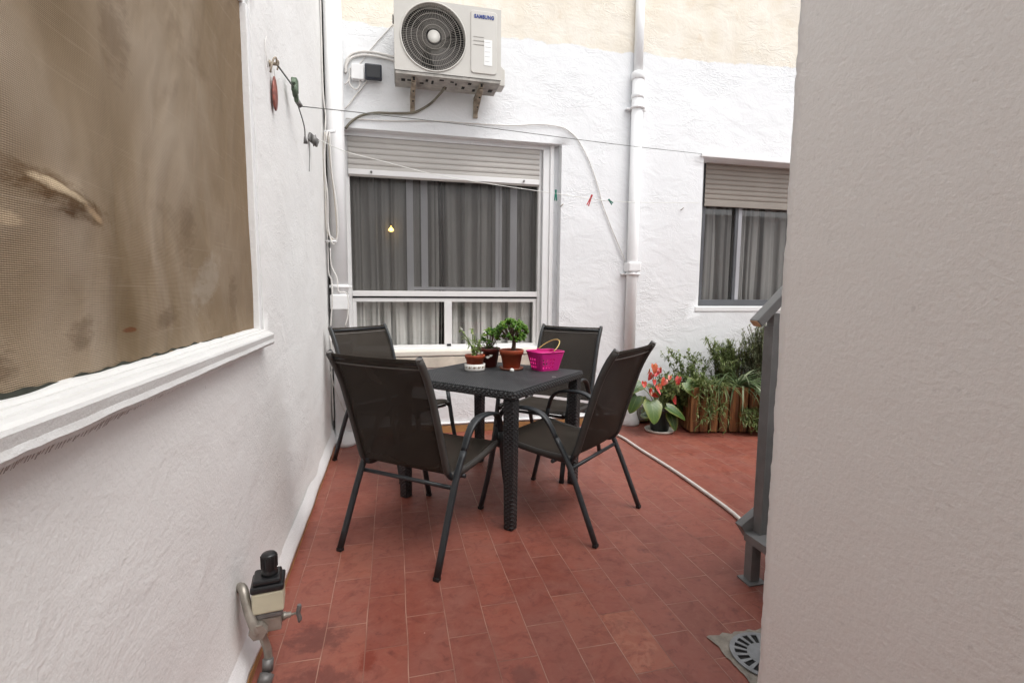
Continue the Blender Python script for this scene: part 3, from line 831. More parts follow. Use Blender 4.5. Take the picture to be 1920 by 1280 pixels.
g.mi = 1
for i in range(16):
    x = .10+i*.045+random.uniform(-.01,.01)
    if abs(x-.18) < .04 or abs(x-.70) < .04: continue
    y = AY+.03+random.random()*.15
    g.box(x, x+random.uniform(.012, .034), y, y+random.uniform(.012, .06), az0-.0255, az0-.0222)
g.build('base_pan', [M['ac_under'], M['dark']], ac)
g = MB(); g.box(ax0+.01, .59, AY+.11, AY+.12, az0+.01, az1-.01); g.build('fan_cavity', M['dark'], ac)
# fan
g = MB(); g.lathe([(.055, 0), (.06, .03), (.02, .032)], (fcx, AY+.06, fcz), 24, 'Y')
for b in range(3):
    a0 = b*2*PI/3+.5
    def bl(u, v):
        r = .05+.172*v; a = a0+(u*1.55-.3)+.5*v; return (fcx+r*math.cos(a), AY+.065+.035*u, fcz+r*math.sin(a))
    g.grid(bl, 10, 5)
g.build('fan', M['fan'], ac)
g = MB()
for k in range(84):
    a = 2*PI*k/84; P = []
    for j in range(6):
        r = .058+(FR-.058)*j/5; aa = a+.10*j/5
        P.append((fcx+r*math.cos(aa), AY+.006-.012*(1-(j/5)**2), fcz+r*math.sin(aa)))
    g.sweep(P, .0010, n=4, caps=False)
for r, rr in ((.085, .0019), (.125, .0019), (.165, .0019), (.20, .0019), (.224, .0014)):
    y = AY+.004-.012*(1-(r/FR)**2)
    g.sweep([(fcx+r*math.cos(2*PI*k/40), y, fcz+r*math.sin(2*PI*k/40)) for k in range(40)], rr, n=6, closed=True, up=(0,1,0))
gr = g.build('fan_grille', M['grille'], ac)
g = MB(); g.lathe([(.046, 0), (.046, -.005), (.040, -.007), (.0, -.0075)], (fcx, AY-.006, fcz), 28, 'Y'); g.build('hub_badge', M['badge'], gr)
g = MB()
pp = []
for cx_, cz_, a0 in ((.803-.022, 3.316-.022, 0), (.607+.022, 3.316-.022, 90), (.607+.022, 2.872+.022, 180), (.803-.022, 2.872+.022, 270)):
    for q in range(6): a = math.radians(a0+18*q); pp.append((cx_+.022*math.cos(a), cz_+.022*math.sin(a)))
fr_ = [g.bm.verts.new((x, AY-.008, z)) for x, z in pp]; bk_ = [g.bm.verts.new((.705+(x-.705)*1.03, AY-.0003, 3.094+(z-3.094)*1.015)) for x, z in pp]
g.face(fr_)
for q in range(len(pp)): g.face([fr_[q], bk_[q], bk_[(q+1) % len(pp)], fr_[(q+1) % len(pp)]])
pn = g.build('service_panel', M['ac_panel'], ac, bevel=.002)
g = MB()
for z in (3.128, 3.10, 3.072): g.box(.625, .705, AY-.0105, AY-.0085, z, z+.004)
g.build('panel_rib', M['ac_under'], pn)
g = MB(); g.box(.706, .768, AY-.0100, AY-.0085, 2.93, 3.115); g.mi = 1
for i in range(5):
    z = 3.095-i*.034; 
    g.box(.712, .712+random.uniform(.02, .05), AY-.0108, AY-.0101, z, z+.003)
g.build('sticker', [M['paper'], M['ink']], pn)
# lettering
cu = bpy.data.curves.new('lettering', 'FONT'); cu.body = 'SAMSUNG'; cu.size = .040; cu.extrude = .0006; cu.align_x = 'CENTER'
cu.offset = .0022; cu.space_character = 1.12
to = bpy.data.objects.new('lettering_tmp', cu); COL.objects.link(to)
bpy.context.view_layer.update()
me = bpy.data.meshes.new_from_object(to.evaluated_get(bpy.context.evaluated_depsgraph_get()))
bpy.data.objects.remove(to)
me.materials.clear(); me.materials.append(M['blue'])
wid = max(v.co.x for v in me.vertices)-min(v.co.x for v in me.vertices)
k = .150/wid
for v in me.vertices: v.co = Vector((.706+v.co.x*k, AY-.0100-v.co.z, 3.262+v.co.y*.9))
to = bpy.data.objects.new('lettering', me); COL.objects.link(to); to.parent = pn
# side cover and handles
g = MB(); g.box(ax1+.0005, ax1+.055, AY+.10, AY+.235, az0+.0, az0+.17)
vs = sorted(g.bm.verts, key=lambda v: (-v.co.x, -v.co.z))[:2]
for v in [v for v in g.bm.verts if v.co.x > ax1+.02 and v.co.z > az0+.1]: v.co.z -= .05
g.build('valve_cover', M['ac'], ac, bevel=.006)
g = MB(); g.box(ax1+.0005, ax1+.012, AY+.05, AY+.11, 3.20, 3.24); g.build('handle', M['ac_under'], ac, bevel=.004)
g = MB(); g.box(ax0-.012, ax0-.0005, AY+.05, AY+.11, 3.20, 3.24); g.build('handle', M['ac_under'], ac, bevel=.004)
for x, lb in ((.183, 'rusty metal bracket under the fan side of the air conditioner'), (.695, 'rusty metal bracket under the panel side of the air conditioner')):
    t = empty('wall_bracket', (x, 0, 0), 0, lb, 'bracket', 'brackets carrying the air conditioner')
    g = MB(); g.box(-.016, .016, 3.97, D, az0-.050, az0-.0245); g.build('arm', M['rustmetal'], t, bevel=.002)
    g = MB(); g.box(-.018, .018, D-.028, D-.001, 2.655, az0-.052); g.build('back_leg', M['rustmetal'], t, bevel=.002)
    g = MB(); g.bar((0, 3.985, az0-.062), (0, D-.032, 2.685), .030, .010, (0, 1, 0)); g.build('strut', M['rustmetal'], t, bevel=.002)
    g = MB(); g.box(-.008, .008, 3.962, 3.9695, az0-.048, az0-.028)
    g.build('bolt', M['dark'], t)
    for q in (.3, .7):
        g = MB(); p = Vector((0, 3.985, az0-.062)).lerp(Vector((0, D-.032, 2.685)), q); g.lathe([(.007, -.007), (.007, .0)], p+Vector((0, -.004, -.004)), 10, 'Y'); g.build('bolt', M['dark'], t)

# drain hose of the unit, cables, boxes
def cable(name, pts, r, mat, label, cat, n=6, group=None):
    g = MB(); g.sweep(smoothpath(pts, n), r, n=8); o = g.build(name, mat); return tag(o, label, cat, group)
cable('drain_hose', [(.43, 4.10, 2.812), (.40, 4.17, 2.79), (.33, 4.25, 2.735), (.24, 4.255, 2.675), (.169, 4.255, 2.648), (.02, 4.26, 2.635), (-.10, 4.262, 2.628), (-.21, 4.264, 2.60), (-.29, 4.264, 2.545), (-.335, 4.264, 2.49)], .0095, M['olive'],
      'olive drain hose running from the air conditioner down to the window corner', 'hose')
cable('wall_cable', [(-.33, 4.268, 2.568), (.0, 4.268, 2.578), (.35, 4.268, 2.606), (.647, 4.268, 2.612), (1.0, 4.268, 2.622), (1.25, 4.268, 2.652), (1.439, 4.268, 2.645), (1.53, 4.268, 2.61), (1.613, 4.268, 2.535), (1.72, 4.268, 2.36), (1.799, 4.268, 2.165), (1.845, 4.268, 2.02), (1.93, 4.268, 1.83), (2.02, 4.262, 1.64), (2.085, 4.255, 1.51)], .0048, M['cable'],
      'thin pale cable curving from above the wide window down to the downpipe', 'cable')
for i, (dz, lb) in enumerate(((0, 'upper of the pale conduits bending round from the corner pipe to the air conditioner'), (-.026, 'lower of the pale conduits bending round from the corner pipe to the air conditioner'))):
    cable('conduit', [(-.325, 4.262, 2.93+dz), (-.315, 4.262, 2.99+dz), (-.28, 4.262, 3.045+dz), (-.20, 4.262, 3.075+dz), (-.10, 4.262, 3.08+dz), (.06, 4.262, 3.062+dz), (.12, 4.262, 3.06+dz)], .010, M['cable'], lb, 'conduit', group='conduits by the air conditioner')
cable('wall_cable', [(.05, 4.268, 3.32), (-.02, 4.27, 3.24), (-.12, 4.27, 3.12), (-.20, 4.27, 3.01), (-.24, 4.27, 2.965)], .004, M['cable'],
      'thin slanting cable between the air conditioner and the white junction box', 'cable')
t = empty('junction_box', (-.232, 4.25, 2.915), 0, 'small white junction box beside a dark box under the conduits', 'junction box')
g = MB(); g.box(-.048, .048, -.02, .028, -.058, .058); g.build('lid', M['whitebox'], t, bevel=.006)
for k, P in enumerate(([(-.04, 0, -.02), (-.065, .0, -.05), (-.06, 0, -.10), (-.02, 0, -.13), (.01, 0, -.10), (.015, 0, -.055)], [(-.048, 0, .03), (-.065, 0, .01), (-.062, 0, -.03), (-.075, 0, -.075), (-.10, 0, -.10)])):
    g = MB(); g.sweep(smoothpath(P), .0055, n=8); g.build('cable_tail', M['cable'], t)
t = empty('dark_box', (-.112, 4.235, 2.918), 0, 'small dark blue-black box mounted beside the white junction box', 'box')  # closed dark junction box without a lamp
g = MB(); g.box(-.066, .062, -.028, .012, -.058, .058); g.build('housing', M['darkbox'], t, bevel=.01)
g = MB(); g.box(-.054, .050, -.031, -.0285, -.046, .046); g.build('front_plate', M['black'], t, bevel=.003)
g = MB(); g.box(-.03, .03, .013, .043, -.02, .02); g.build('mount', M['greymetal'], t)
cable('wall_cable', [(-.165, 4.262, 2.865), (-.21, 4.264, 2.80), (-.25, 4.264, 2.75), (-.30, 4.264, 2.68), (-.335, 4.264, 2.64)], .006, M['cable'],
      'short pale cable slanting down from the dark box to the corner pipe', 'cable')

# cables in the corner
t = empty('cable_coil', (-.455, 4.10, 2.4), 0, 'looped bundle of pale cable hanging in the corner beside the thick downpipe', 'cable')
rnd = random.Random(4)
for k in range(5):
    a = rnd.uniform(-.01, .01); wdt = rnd.uniform(.02, .05); L_ = rnd.uniform(.76, .84)
    P = [(-.005+a, 0, 0), (-.02-wdt*.3+a, .01, -.2), (-.015+a, 0, -.45), (-.005+a-.01, 0, -.7), (.022, 0, -L_), (.045+wdt*.3, 0, -.76), (.035+wdt*.5, .0, -.55), (.02+wdt*.2, .0, -.28), (.012+a, 0, 0)]
    g = MB(); g.sweep(smoothpath([(x, y-.012*(k % 3), z) for x, y, z in P], 5), .0048, n=7); g.build('loop', M['cable_beige'] if k % 2 else M['cable'], t)
g = MB(); g.sweep([(-.02, 0, .006), (.06, -.03, .004)], .012, n=10); g.build('peg', M['whitebox'], t)
g = MB(); g.sweep([(-.03, 0, -.80), (.05, -.03, -.80)], .008, n=10); g.build('peg', M['whitebox'], t)
cable('corner_cable', [(-.478, 4.14, 3.5), (-.480, 4.14, 2.8), (-.474, 4.14, 2.62), (-.466, 4.14, 2.54), (-.472, 4.14, 2.42), (-.481, 4.14, 2.1), (-.478, 4.14, 1.5), (-.475, 4.13, 1.36), (-.455, 4.12, 1.30), (-.452, 4.11, 1.15), (-.470, 4.12, .95), (-.474, 4.12, .5), (-.47, 4.10, .2)], .0055, M['cable'],
      'long pale cable running up the corner between left wall and downpipe', 'cable')
cable('corner_cable', [(-.455, 4.09, 1.55), (-.450, 4.085, 1.42), (-.41, 4.075, 1.32), (-.40, 4.07, 1.22), (-.34, 4.075, 1.20), (-.335, 4.07, 1.05), (-.36, 4.07, .95)], .0045, M['cable'],
      'thin pale cable crossing the corner downpipe at its lower clip', 'cable')
cable('corner_cable', [(-.476, 4.06, .88), (-.462, 4.05, .82), (-.45, 4.04, .74), (-.456, 4.04, .66), (-.474, 4.05, .64)], .005, M['cable'],
      'small loop of pale cable low in the corner behind the back left chair', 'cable')
cable('corner_cable', [(-.474, 4.05, .60), (-.45, 4.045, .48), (-.40, 4.04, .34), (-.35, 4.07, .22), (-.28, 4.20, .13)], .004, M['cable'],
      'thin cable drooping to the floor in the corner behind the back left chair', 'cable')
g = MB()
rnd = random.Random(2)
for k in range(60):
    z = .1+3.7*k/60; g.bm.verts.new((0, 0, 0)) if False else None
    g.box(XL+.001, XL+.010+rnd.random()*.006, 4.245, 4.272, z, z+.06)
g.build('crevice_shade', M['dark'], left)  # dark strip painted in for the crevice shade, nothing fills the corner

# ------------------------------------------------------------------ things on the left wall
t = empty('wall_hook', (XL, 2.40, 2.185), 0, 'rusty bent wire hook high on the left wall', 'hook')
g = MB(); g.lathe([(.013, 0), (.013, .006), (.007, .009), (.007, .035)], (0, 0, 0), 12, 'X'); g.build('screw', M['rustmetal'], t)
g = MB(); g.sweep(smoothpath([(.03, .0, 0), (.034, -.03, .012), (.03, -.06, -.004), (.024, -.08, -.045), (.018, -.07, -.062)], 5), .004, n=8); g.build('hook', M['rustmetal'], t)
g = MB(); g.sweep(smoothpath([(.03, .0, 0), (.03, .03, .026), (.026, .05, .016), (.022, .045, -.006)], 5), .0035, n=8); g.build('hook', M['rustmetal'], t)
g = MB(); g.sweep(smoothpath([(.012, -.085, -.05), (.008, -.10, .03), (.01, -.08, .07)], 5), .0018, n=6); g.build('wire', M['cable'], t)
t = empty('shell_ornament', (XL+.012, 2.43, 2.075), 0, 'reddish brown oval shell ornament hanging below the rusty hook', 'ornament')
g = MB()
def shell(u, v):
    a = 2*PI*u; b = PI*v; r = math.sin(b)
    return (.010*r*math.cos(a), .035*r*math.sin(a)*(1-.25*math.cos(b)), .072*math.cos(b))
g.grid(shell, 20, 14); g.build('shell', M['shell'], t)
g = MB(); g.sweep([(0, -.01, .062), (.0, .02, .064), (0, .0, .10)], .0015, n=6); g.build('string', M['cable'], t)
# line 1
t = empty('pulley', (-.445, 2.74, 2.20), 0, 'weathered green pulley tied to the hook on the left wall', 'pulley', 'clothesline pulleys')
g = MB(); g.lathe([(.012, -.012), (.034, -.008), (.026, 0), (.034, .008), (.012, .012)], (0, -.02, 0), 18, 'X'); g.build('wheel', M['greenmetal'], t)
g = MB(); g.bar((.0, -.05, .035), (.0, .03, -.035), .02, .03); g.box(-.014, .014, -.035, .01, -.01, .055); g.build('cheek', M['greenmetal'], t, bevel=.005)
g = MB(); g.sweep([(-.0, .03, -.032), (.012, .055, -.05)], .013, n=8); g.build('knot', M['greymetal'], t)
g = MB(); g.sweep(smoothpath([(.0, .04, -.04), (.01, .16, -.11), (.006, .21, -.16)], 4), .0032, n=6); g.sweep([(.006, .205, -.155), (.006, .222, -.185)], [.005, .012], n=7); g.build('cord_end', M['greymetal'], t)
cable('clothesline', [(-.46, 2.41, 2.185), (-.452, 2.60, 2.20), (-.445, 2.72, 2.205)], .0036, M['line'], 'short taut cord from the rusty hook to the green pulley', 'cord', 2)
cable('clothesline', [(-.432, 2.795, 2.15), (-.083, 2.917, 2.182), (.553, 3.211, 2.256), (1.426, 3.615, 2.349), (1.997, 3.88, 2.414), (2.842, 4.27, 2.516)], .0023, M['line'],
      'grey clothesline crossing the patio above the windows, the higher of two', 'clothesline', 4, 'clotheslines over the patio')
t = empty('pulley', (-.452, 3.40, 2.150), 0, 'small dark grey pulley on the left wall near the corner', 'pulley', 'clothesline pulleys')
g = MB(); g.lathe([(.010, -.014), (.036, -.008), (.030, 0), (.036, .008), (.010, .014)], (0, 0, 0), 14, 'X'); g.build('wheel', M['greymetal'], t)
g = MB(); g.bar((-.03, -.03, .02), (.015, .03, -.01), .016, .05); g.build('cheek', M['greymetal'], t, bevel=.004)
g = MB(); g.sweep([(-.02, -.055, -.02), (-.028, -.058, -.20)], .0018, n=6); g.build('cord_end', M['line'], t)
LP = [(-.43, 3.405, 2.150), (-.405, 3.405, 2.149), (-.267, 3.442, 2.106), (-.038, 3.503, 2.076), (.245, 3.578, 2.038), (.513, 3.65, 2.022), (.76, 3.715, 2.012), (1.269, 3.851, 2.000), (1.597, 3.939, 1.992), (1.791, 3.99, 1.991), (2.235, 4.109, 2.018), (2.835, 4.267, 2.072)]
cable('clothesline', LP, .0024, M['line_white'], 'thin white sagging clothesline with plastic pegs, the lower of two', 'clothesline', 4, 'clotheslines over the patio')
def peg(loc, rz, tilt, mat, label, L=.075):
    t = empty('clothes_peg', loc, rz, label, 'clothes peg', 'plastic pegs on the white line')
    t.rotation_euler = (0, tilt, rz)
    for s_ in (-1, 1):
        g = MB(); P = [(s_*.004, 0, L*.35), (s_*.0035, 0, L*.1), (s_*.009, 0, -L*.65)]
        for a, b in zip(P, P[1:]): g.bar(a, b, .011, .005, (1, 0, 0))
        g.build('jaw', mat, t, bevel=.001)
    g = MB(); g.lathe([(.005, -.006), (.005, .006)], (0, 0, 0), 10, 'Y'); g.build('spring', M['greymetal'], t)
peg((1.269, 3.851, 2.000), .3, 0.0, M['peg_green'], 'green clothes peg hanging in front of the wide window edge', .085)
peg((1.597, 3.935, 1.992), .3, .45, M['peg_red'], 'red clothes peg tilted on the white clothesline', .10)
peg((1.791, 3.985, 1.991), .3, -.9, M['peg_green'], 'green clothes peg right of the red one on the white line', .055)
for x, z, lb in ((1.46, 1.975, 'tiny grey screw in the white wall just right of the wide window'), (2.64, 1.995, 'tiny grey screw in the white wall left of the narrower window')):
    g = MB(); g.sweep([(x, D+.01, z), (x-.004, D-.022, z+.003), (x+.012, D-.03, z+.02)], .0045, n=7); tag(g.build('wall_screw', M['galv']), lb, 'screw')

# ------------------------------------------------------------------ valve at the foot of the left wall
t = empty('gas_valve', (-.388, 1.615, 0), math.radians(8), 'old valve with black knob and beige body at the foot of the left wall', 'valve')
t.location = (-.398, 1.635, 0)
g = MB(); g.box(-.044, .046, -.045, .045, .236, .305); g.build('body', M['beigebody'], t, bevel=.006)
g = MB(); g.box(-.047, .049, -.048, .048, .3055, .325); g.box(-.040, .040, -.04, .04, .3255, .342); g.build('cap', M['black'], t, bevel=.006)
g = MB(); g.lathe([(.024, .3425), (.024, .352), (.021, .356), (.0225, .362), (.0225, .405), (.020, .409), (.006, .410)], (.006, 0, 0), 22)
for k in range(14):
    a = 2*PI*k/14; g.box(.006+.0235*math.cos(a)-.0015, .006+.0235*math.cos(a)+.0015, .0235*math.sin(a)-.0015, .0235*math.sin(a)+.0015, .364, .403)
g.build('knob', M['black'], t)
g = MB(); g.box(-.04, .042, -.04, .04, .2155, .2355); g.build('collar', M['greymetal'], t, bevel=.006)
g = MB(); g.box(-.055, .036, -.035, .035, .168, .215); g.build('block', M['galv'], t, bevel=.004)
g = MB(); g.sweep(smoothpath([(-.090, .035, .292), (-.078, .015, .306), (-.068, -.005, .300), (-.056, -.03, .255), (-.040, -.05, .210), (-.030, -.05, .182)], 6), .0140, n=12)
g.build('pipe', M['galv'], t)
g = MB(); g.lathe([(.026, -.062), (.026, -.036)], (-.028, 0, .190), 6, 'Y', smooth=False); g.build('nut', M['galv'], t)
tp = MB(); tp.lathe([(.013, .0365), (.013, .046), (.009, .05), (.009, .062), (.004, .064), (.004, .082)], (0, 0, .190), 12, 'X'); tap = tp.build('tap', M['galv'], t)
g = MB(); g.sweep(smoothpath([(.086, 0, .158), (.088, 0, .172), (.084, 0, .190), (.088, 0, .208), (.088, 0, .218)], 4), [.004]*2+[.007]*13+[.006]*2, n=8); g.build('tap_handle', M['greymetal'], tap)
g = MB(); g.sweep(smoothpath([(-.026, 0, .170), (-.020, 0, .13), (-.010, 0, .09), (-.008, -.01, .05), (-.012, -.03, .018)], 6), .0125, n=12); g.build('hose', M['galv'], t)
g = MB(); g.sweep([(-.008, -.012, .065), (-.010, -.022, .030)], .0165, n=12); g.sweep([(-.011, -.026, .024), (-.022, -.05, .002)], .022, n=12); g.build('coupling', M['greymetal'], t)

# ------------------------------------------------------------------ table
TS = .83
tb = empty('table', (.590, 2.957, 0), math.radians(44), 'square black wicker-look plastic table with plants on it', 'table')
h = TS/2
g = MB(); g.box(-h, h, -h, h, .690, .7305); g.build('apron', M['wicker'], tb, bevel=.012, seg=3)
g = MB(); g.box(-h+.006, h-.006, -h+.006, h-.006, .731, .736); g.build('tabletop', M['top'], tb, bevel=.004)
for sx in (-1, 1):
    for sy in (-1, 1):
        g = MB(); cx, cy = sx*(h-.042), sy*(h-.042)
        v = g.box(cx-.032, cx+.032, cy-.032, cy+.032, 0, .6895)
        for q in v[:4]: q.co.x = cx+(q.co.x-cx)*.84; q.co.y = cy+(q.co.y-cy)*.84
        lg = g.build('leg', M['wicker'], tb, bevel=.008, seg=3)

# ------------------------------------------------------------------ chairs
def make_chair(label):
    t = empty('patio_chair', (0, 0, 0), 0, label, 'chair', 'black and taupe mesh armchairs round the table')
    for s_ in (-1, 1):
        x = s_*.268
        rear = [(x*1.03, -.36, .012), (x*1.01, -.21, .36), (x, -.125, .50)]
        bend = smoothpath([(x, -.125, .50), (x, -.085, .565), (x, -.045, .605), (x, .01, .625), (x, .08, .627), (x, .15, .618), (x, .20, .598), (x, .232, .558), (x, .25, .50)], 4)
        front = [(x, .25, .50), (x, .30, .25), (x*1.02, .36, .012)]
        for P, nm in ((smoothpath(rear, 4), 'leg'), (smoothpath(front, 4), 'leg')):
            g = MB(); g.sweep(P, .0155, .0115, n=14, up=(1,0,0), sq=.7); lo = g.build(nm, M['frame'], t)
            q = Vector(P[0]) if P[0][2] < .1 else Vector(P[-1])
            g = MB(); g.box(q.x-.015, q.x+.015, q.y-.012, q.y+.012, 0, .018); g.build('rubber_foot', M['rubber'], lo, bevel=.004)
        n_ = len(bend)
        wd = [.0145+.0075*math.sin(PI*min(1, max(0, i/(n_-1))))**.7 for i in range(n_)]
        g = MB(); g.sweep(bend, wd, .0095, n=14, up=(1,0,0), sq=.7); g.build('armrest', M['frame'], t)
        # L-shaped side rail: back post and seat rail in one tube
        xp = s_*.243
        P = smoothpath([(xp*1.0, -.425, .965), (xp, -.385, .905), (xp, -.345, .82), (xp, -.305, .70), (xp, -.262, .56), (xp, -.228, .45), (xp, -.205, .405), (xp, -.16, .388), (xp, -.05, .394), (xp, .10, .408), (xp, .20, .425), (xp, .245, .428), (xp, .275, .418)], 4)
        g = MB(); g.sweep(P, .011, .0145, n=12, up=(1,0,0), sq=.75); rl = g.build('side_rail', M['frame'], t)
        g = MB(); g.sweep([(xp, .270, .420), (xp, .284, .414)], .0125, .0155, n=12, up=(1,0,0), sq=.75); g.build('end_cap', M['rubber'], rl)
        g = MB(); g.sweep([(xp, -.422, .958), (xp, -.425, .966)], .0118, .0152, n=12, up=(1,0,0), sq=.75); g.build('end_cap', M['greymetal'], rl)
    for y, z, nm in ((-.205, .352, 'stretcher'), (.255, .405, 'stretcher'), (-.10, .372, 'stretcher')):
        g = MB(); xx = .262 if y != .255 else .235
        g.sweep([(-xx, y, z), (xx, y, z)], .010, n=12, up=(0,0,1)); g.build(nm, M['frame'], t)
    g = MB(); g.sweep([(-.235, -.408, .938), (.235, -.408, .938)], .0085, n=12, up=(0,0,1)); g.build('back_bar', M['frame'], t)
    # slings
    prof = [(-.424, .958), (-.385, .892), (-.347, .81), (-.308, .69), (-.268, .56), (-.236, .455), (-.222, .425)]
    PP = smoothpath([(0, y, z) for y, z in prof], 3)
    def back(u, v):
        i = v*(len(PP)-1); a = PP[int(min(i, len(PP)-2))]; b = PP[int(min(i, len(PP)-2))+1]; p = a.lerp(b, i-int(min(i, len(PP)-2)))
        w_ = (u-.5)*2; sag = .016*(1-w_*w_)*min(1, 2.2*v+.15)
        return (w_*.247, p.y-sag, p.z-.004*(1-w_*w_)*(1-v))
    g = MB(); g.grid(back, 12, 18); bk = g.build('backrest', M['sling'], t, solid=.0035)
    def hem(u, v):
        p = Vector(back(u, .0+.115*v)); p.y -= .0035; return p
    g = MB()
    def hemb(u, v):
        p = Vector(back(u, .105+.012*v)); p.y -= .0045; return p
    g.grid(hemb, 12, 1); g.build('seam', M['seam'], bk, solid=.003); g = MB()
    def hemf(u, v):
        p = Vector(back(u, .105+.012*v)); p.y += .0045; return p
    g.grid(hemf, 12, 1); g.build('seam', M['seam'], bk, solid=.003)
    for s_ in (-1, 1):   # cloth sleeve round the post
        g = MB()
        Q = [Vector((s_*.243, p.y, p.z)) for p in PP]; g.sweep(Q, .0125, .0160, n=12, up=(1,0,0), sq=.75); g.build('sleeve', M['hem'], bk)
    sp = smoothpath([(0, -.20, .408), (0, -.12, .405), (0, .0, .408), (0, .12, .421), (0, .22, .437), (0, .262, .436), (0, .278, .424)], 3)
    def seat(u, v):
        i = v*(len(sp)-1); k = int(min(i, len(sp)-2)); p = sp[k].lerp(sp[k+1], i-k); w_ = (u-.5)*2
        return (w_*.250, p.y, p.z-.014*(1-w_*w_)*math.sin(PI*min(1, v*1.05))+.002)
    g = MB(); g.grid(seat, 12, 18); se = g.build('seat', M['sling'], t, solid=.0035)
    for s_ in (-1, 1):
        g = MB(); g.sweep([Vector((s_*.243, p.y, p.z-.008)) for p in sp], .0135, .0155, n=12, up=(1,0,0), sq=.75); g.build('sleeve', M['hem'], se)
    return t
ch = make_chair('mesh armchair nearest the viewer, seen from behind, left of the near table leg')
poses = [((-.047, 2.216), 50.7, None), ((1.150, 2.335), 130.9, 'mesh armchair seen from the side, right of the near table corner'),
         ((-.213, 3.900), -49.9, 'mesh armchair in the back corner by the left wall, facing the viewer'),
         ((1.334, 3.677), -132.7, 'mesh armchair standing behind the pink basket, facing the viewer')]
for i, ((x, y), deg, lb) in enumerate(poses):
    c = ch if i == 0 else copy_tree(ch)
    th = math.radians(deg)
    c.location = (x+math.cos(th)*.36, y+math.sin(th)*.36, 0); c.rotation_euler = (0, 0, th-PI/2)
    if lb: c['label'] = lb

# ------------------------------------------------------------------ plants: leaf builders
def leaf(mb, p, d, up, L, W, curl=.3, fold=.15, nu=2, nv=4, shape='oval'):
    p = Vector(p); d = Vector(d).normalized(); up = Vector(up)
    s_ = d.cross(up)
    if s_.length < 1e-3: s_ = d.cross(Vector((1, .3, 0)))
    s_.normalize(); n_ = s_.cross(d).normalized()
    def fn(u, v):
        x = (u-.5)*2
        if shape == 'oval': w = math.sin(PI*min(1, max(0, v))**.8)**.75 if 0 < v < 1 else 0.04
        elif shape == 'blade': w = (1-v)**.6*(.55+.45*min(1, v*5)) if v < 1 else .02
        elif shape == 'spoon': w = (.25+.75*math.sin(PI*v*.62)**1.3)*(1 if v < .85 else math.cos((v-.85)/.15*PI/2*.85))
        elif shape == 'heart':
            w = (1-v)**.62*(1.05+.25*v)*(min(1, .55+v*2.4)) if v < 1 else .0
        back = 0
        if shape == 'heart': back = -.16*abs(x)**.7*(1-abs(x)*.25)*max(0, 1-v*4)
        a = curl*v
        dd = d*math.cos(a)-n_*math.sin(a)
        return p+dd*(v+back)*L + s_*(x*w*W*.5) + n_*(abs(x)*fold*W*w*.5)
    mb.grid(fn, nu, nv, True, uv=True)
def rdir(rnd, zmin=-.2):
    while True:
        v = Vector((rnd.uniform(-1,1), rnd.uniform(-1,1), rnd.uniform(-1,1)))
        if .05 < v.length < 1 and v.normalized().z > zmin: return v.normalized()

def pot(mb, r0, r1, h, rim=.012, rimo=.005, z=0):
    mb.lathe([(r0*.9, z), (r0, z+.003), (r0+(r1-r0)*.82, z+h-rim*1.4), (r0+(r1-r0)*.84+rimo, z+h-rim*1.35), (r1+rimo, z+h-.003), (r1+rimo-.002, z+h), (r1-.003, z+h), (r1-.006, z+h-.014), (0.002, z+h-.014)], (0,0,0), 32)

TZ = .7362
# jade plant in terracotta pot
t = empty('potted_plant', (.735, 3.075, TZ), 0, 'terracotta pot with a rounded bright green jade plant, beside the pink basket', 'potted plant', 'potted plants on the table')
g = MB(); pot(g, .052, .073, .122, .022, .006, .006); g.build('pot', M['terra'], t)
g = MB(); g.lathe([(.050, 0), (.070, .001), (.078, .014), (.076, .016), (.066, .005), (.002, .004)], (0,0,0), 32); g.build('saucer', M['saucer'], t)
g = MB(); g.lathe([(.066, .116), (.05, .119), (.002, .121)], (0,0,0), 20); g.build('soil', M['soil'], t)
rnd = random.Random(11)
g = MB(); g2 = MB(); g3 = MB()
tips = []
trunk = smoothpath([(.01, 0, .115), (.016, 0, .165), (.012, .0, .20)], 4); g.sweep(trunk, [.015-.004*i/(len(trunk)-1) for i in range(len(trunk))], n=9)
for k in range(40):
    d = rdir(rnd, -.35)
    tip = Vector((-.0+d.x*.082, d.y*.075, .222+d.z*.068+.01))
    if d.z < 0: tip.z -= .005
    mid = Vector((.012, 0, .19)).lerp(tip, .5)+Vector((0, 0, -.01))
    g.sweep(smoothpath([(.012, 0, .19), mid, tip], 3), [.0055, .005, .0045, .004, .0035, .003, .0025], n=5)
    tips.append((tip, d))
for tip, d in tips:
    for j in range(12):
        dd = (d*1.0+rdir(rnd, -1)*1.0+Vector((0, 0, .25))).normalized()
        leaf(g2, tip+dd*.002, dd, rdir(rnd, -1), rnd.uniform(.024, .034), rnd.uniform(.015, .021), rnd.uniform(-.3, .3), .10, 2, 4, 'spoon')
g.build('stem', M['stem'], t); g2.build('foliage', M['jade'], t, solid=.003)
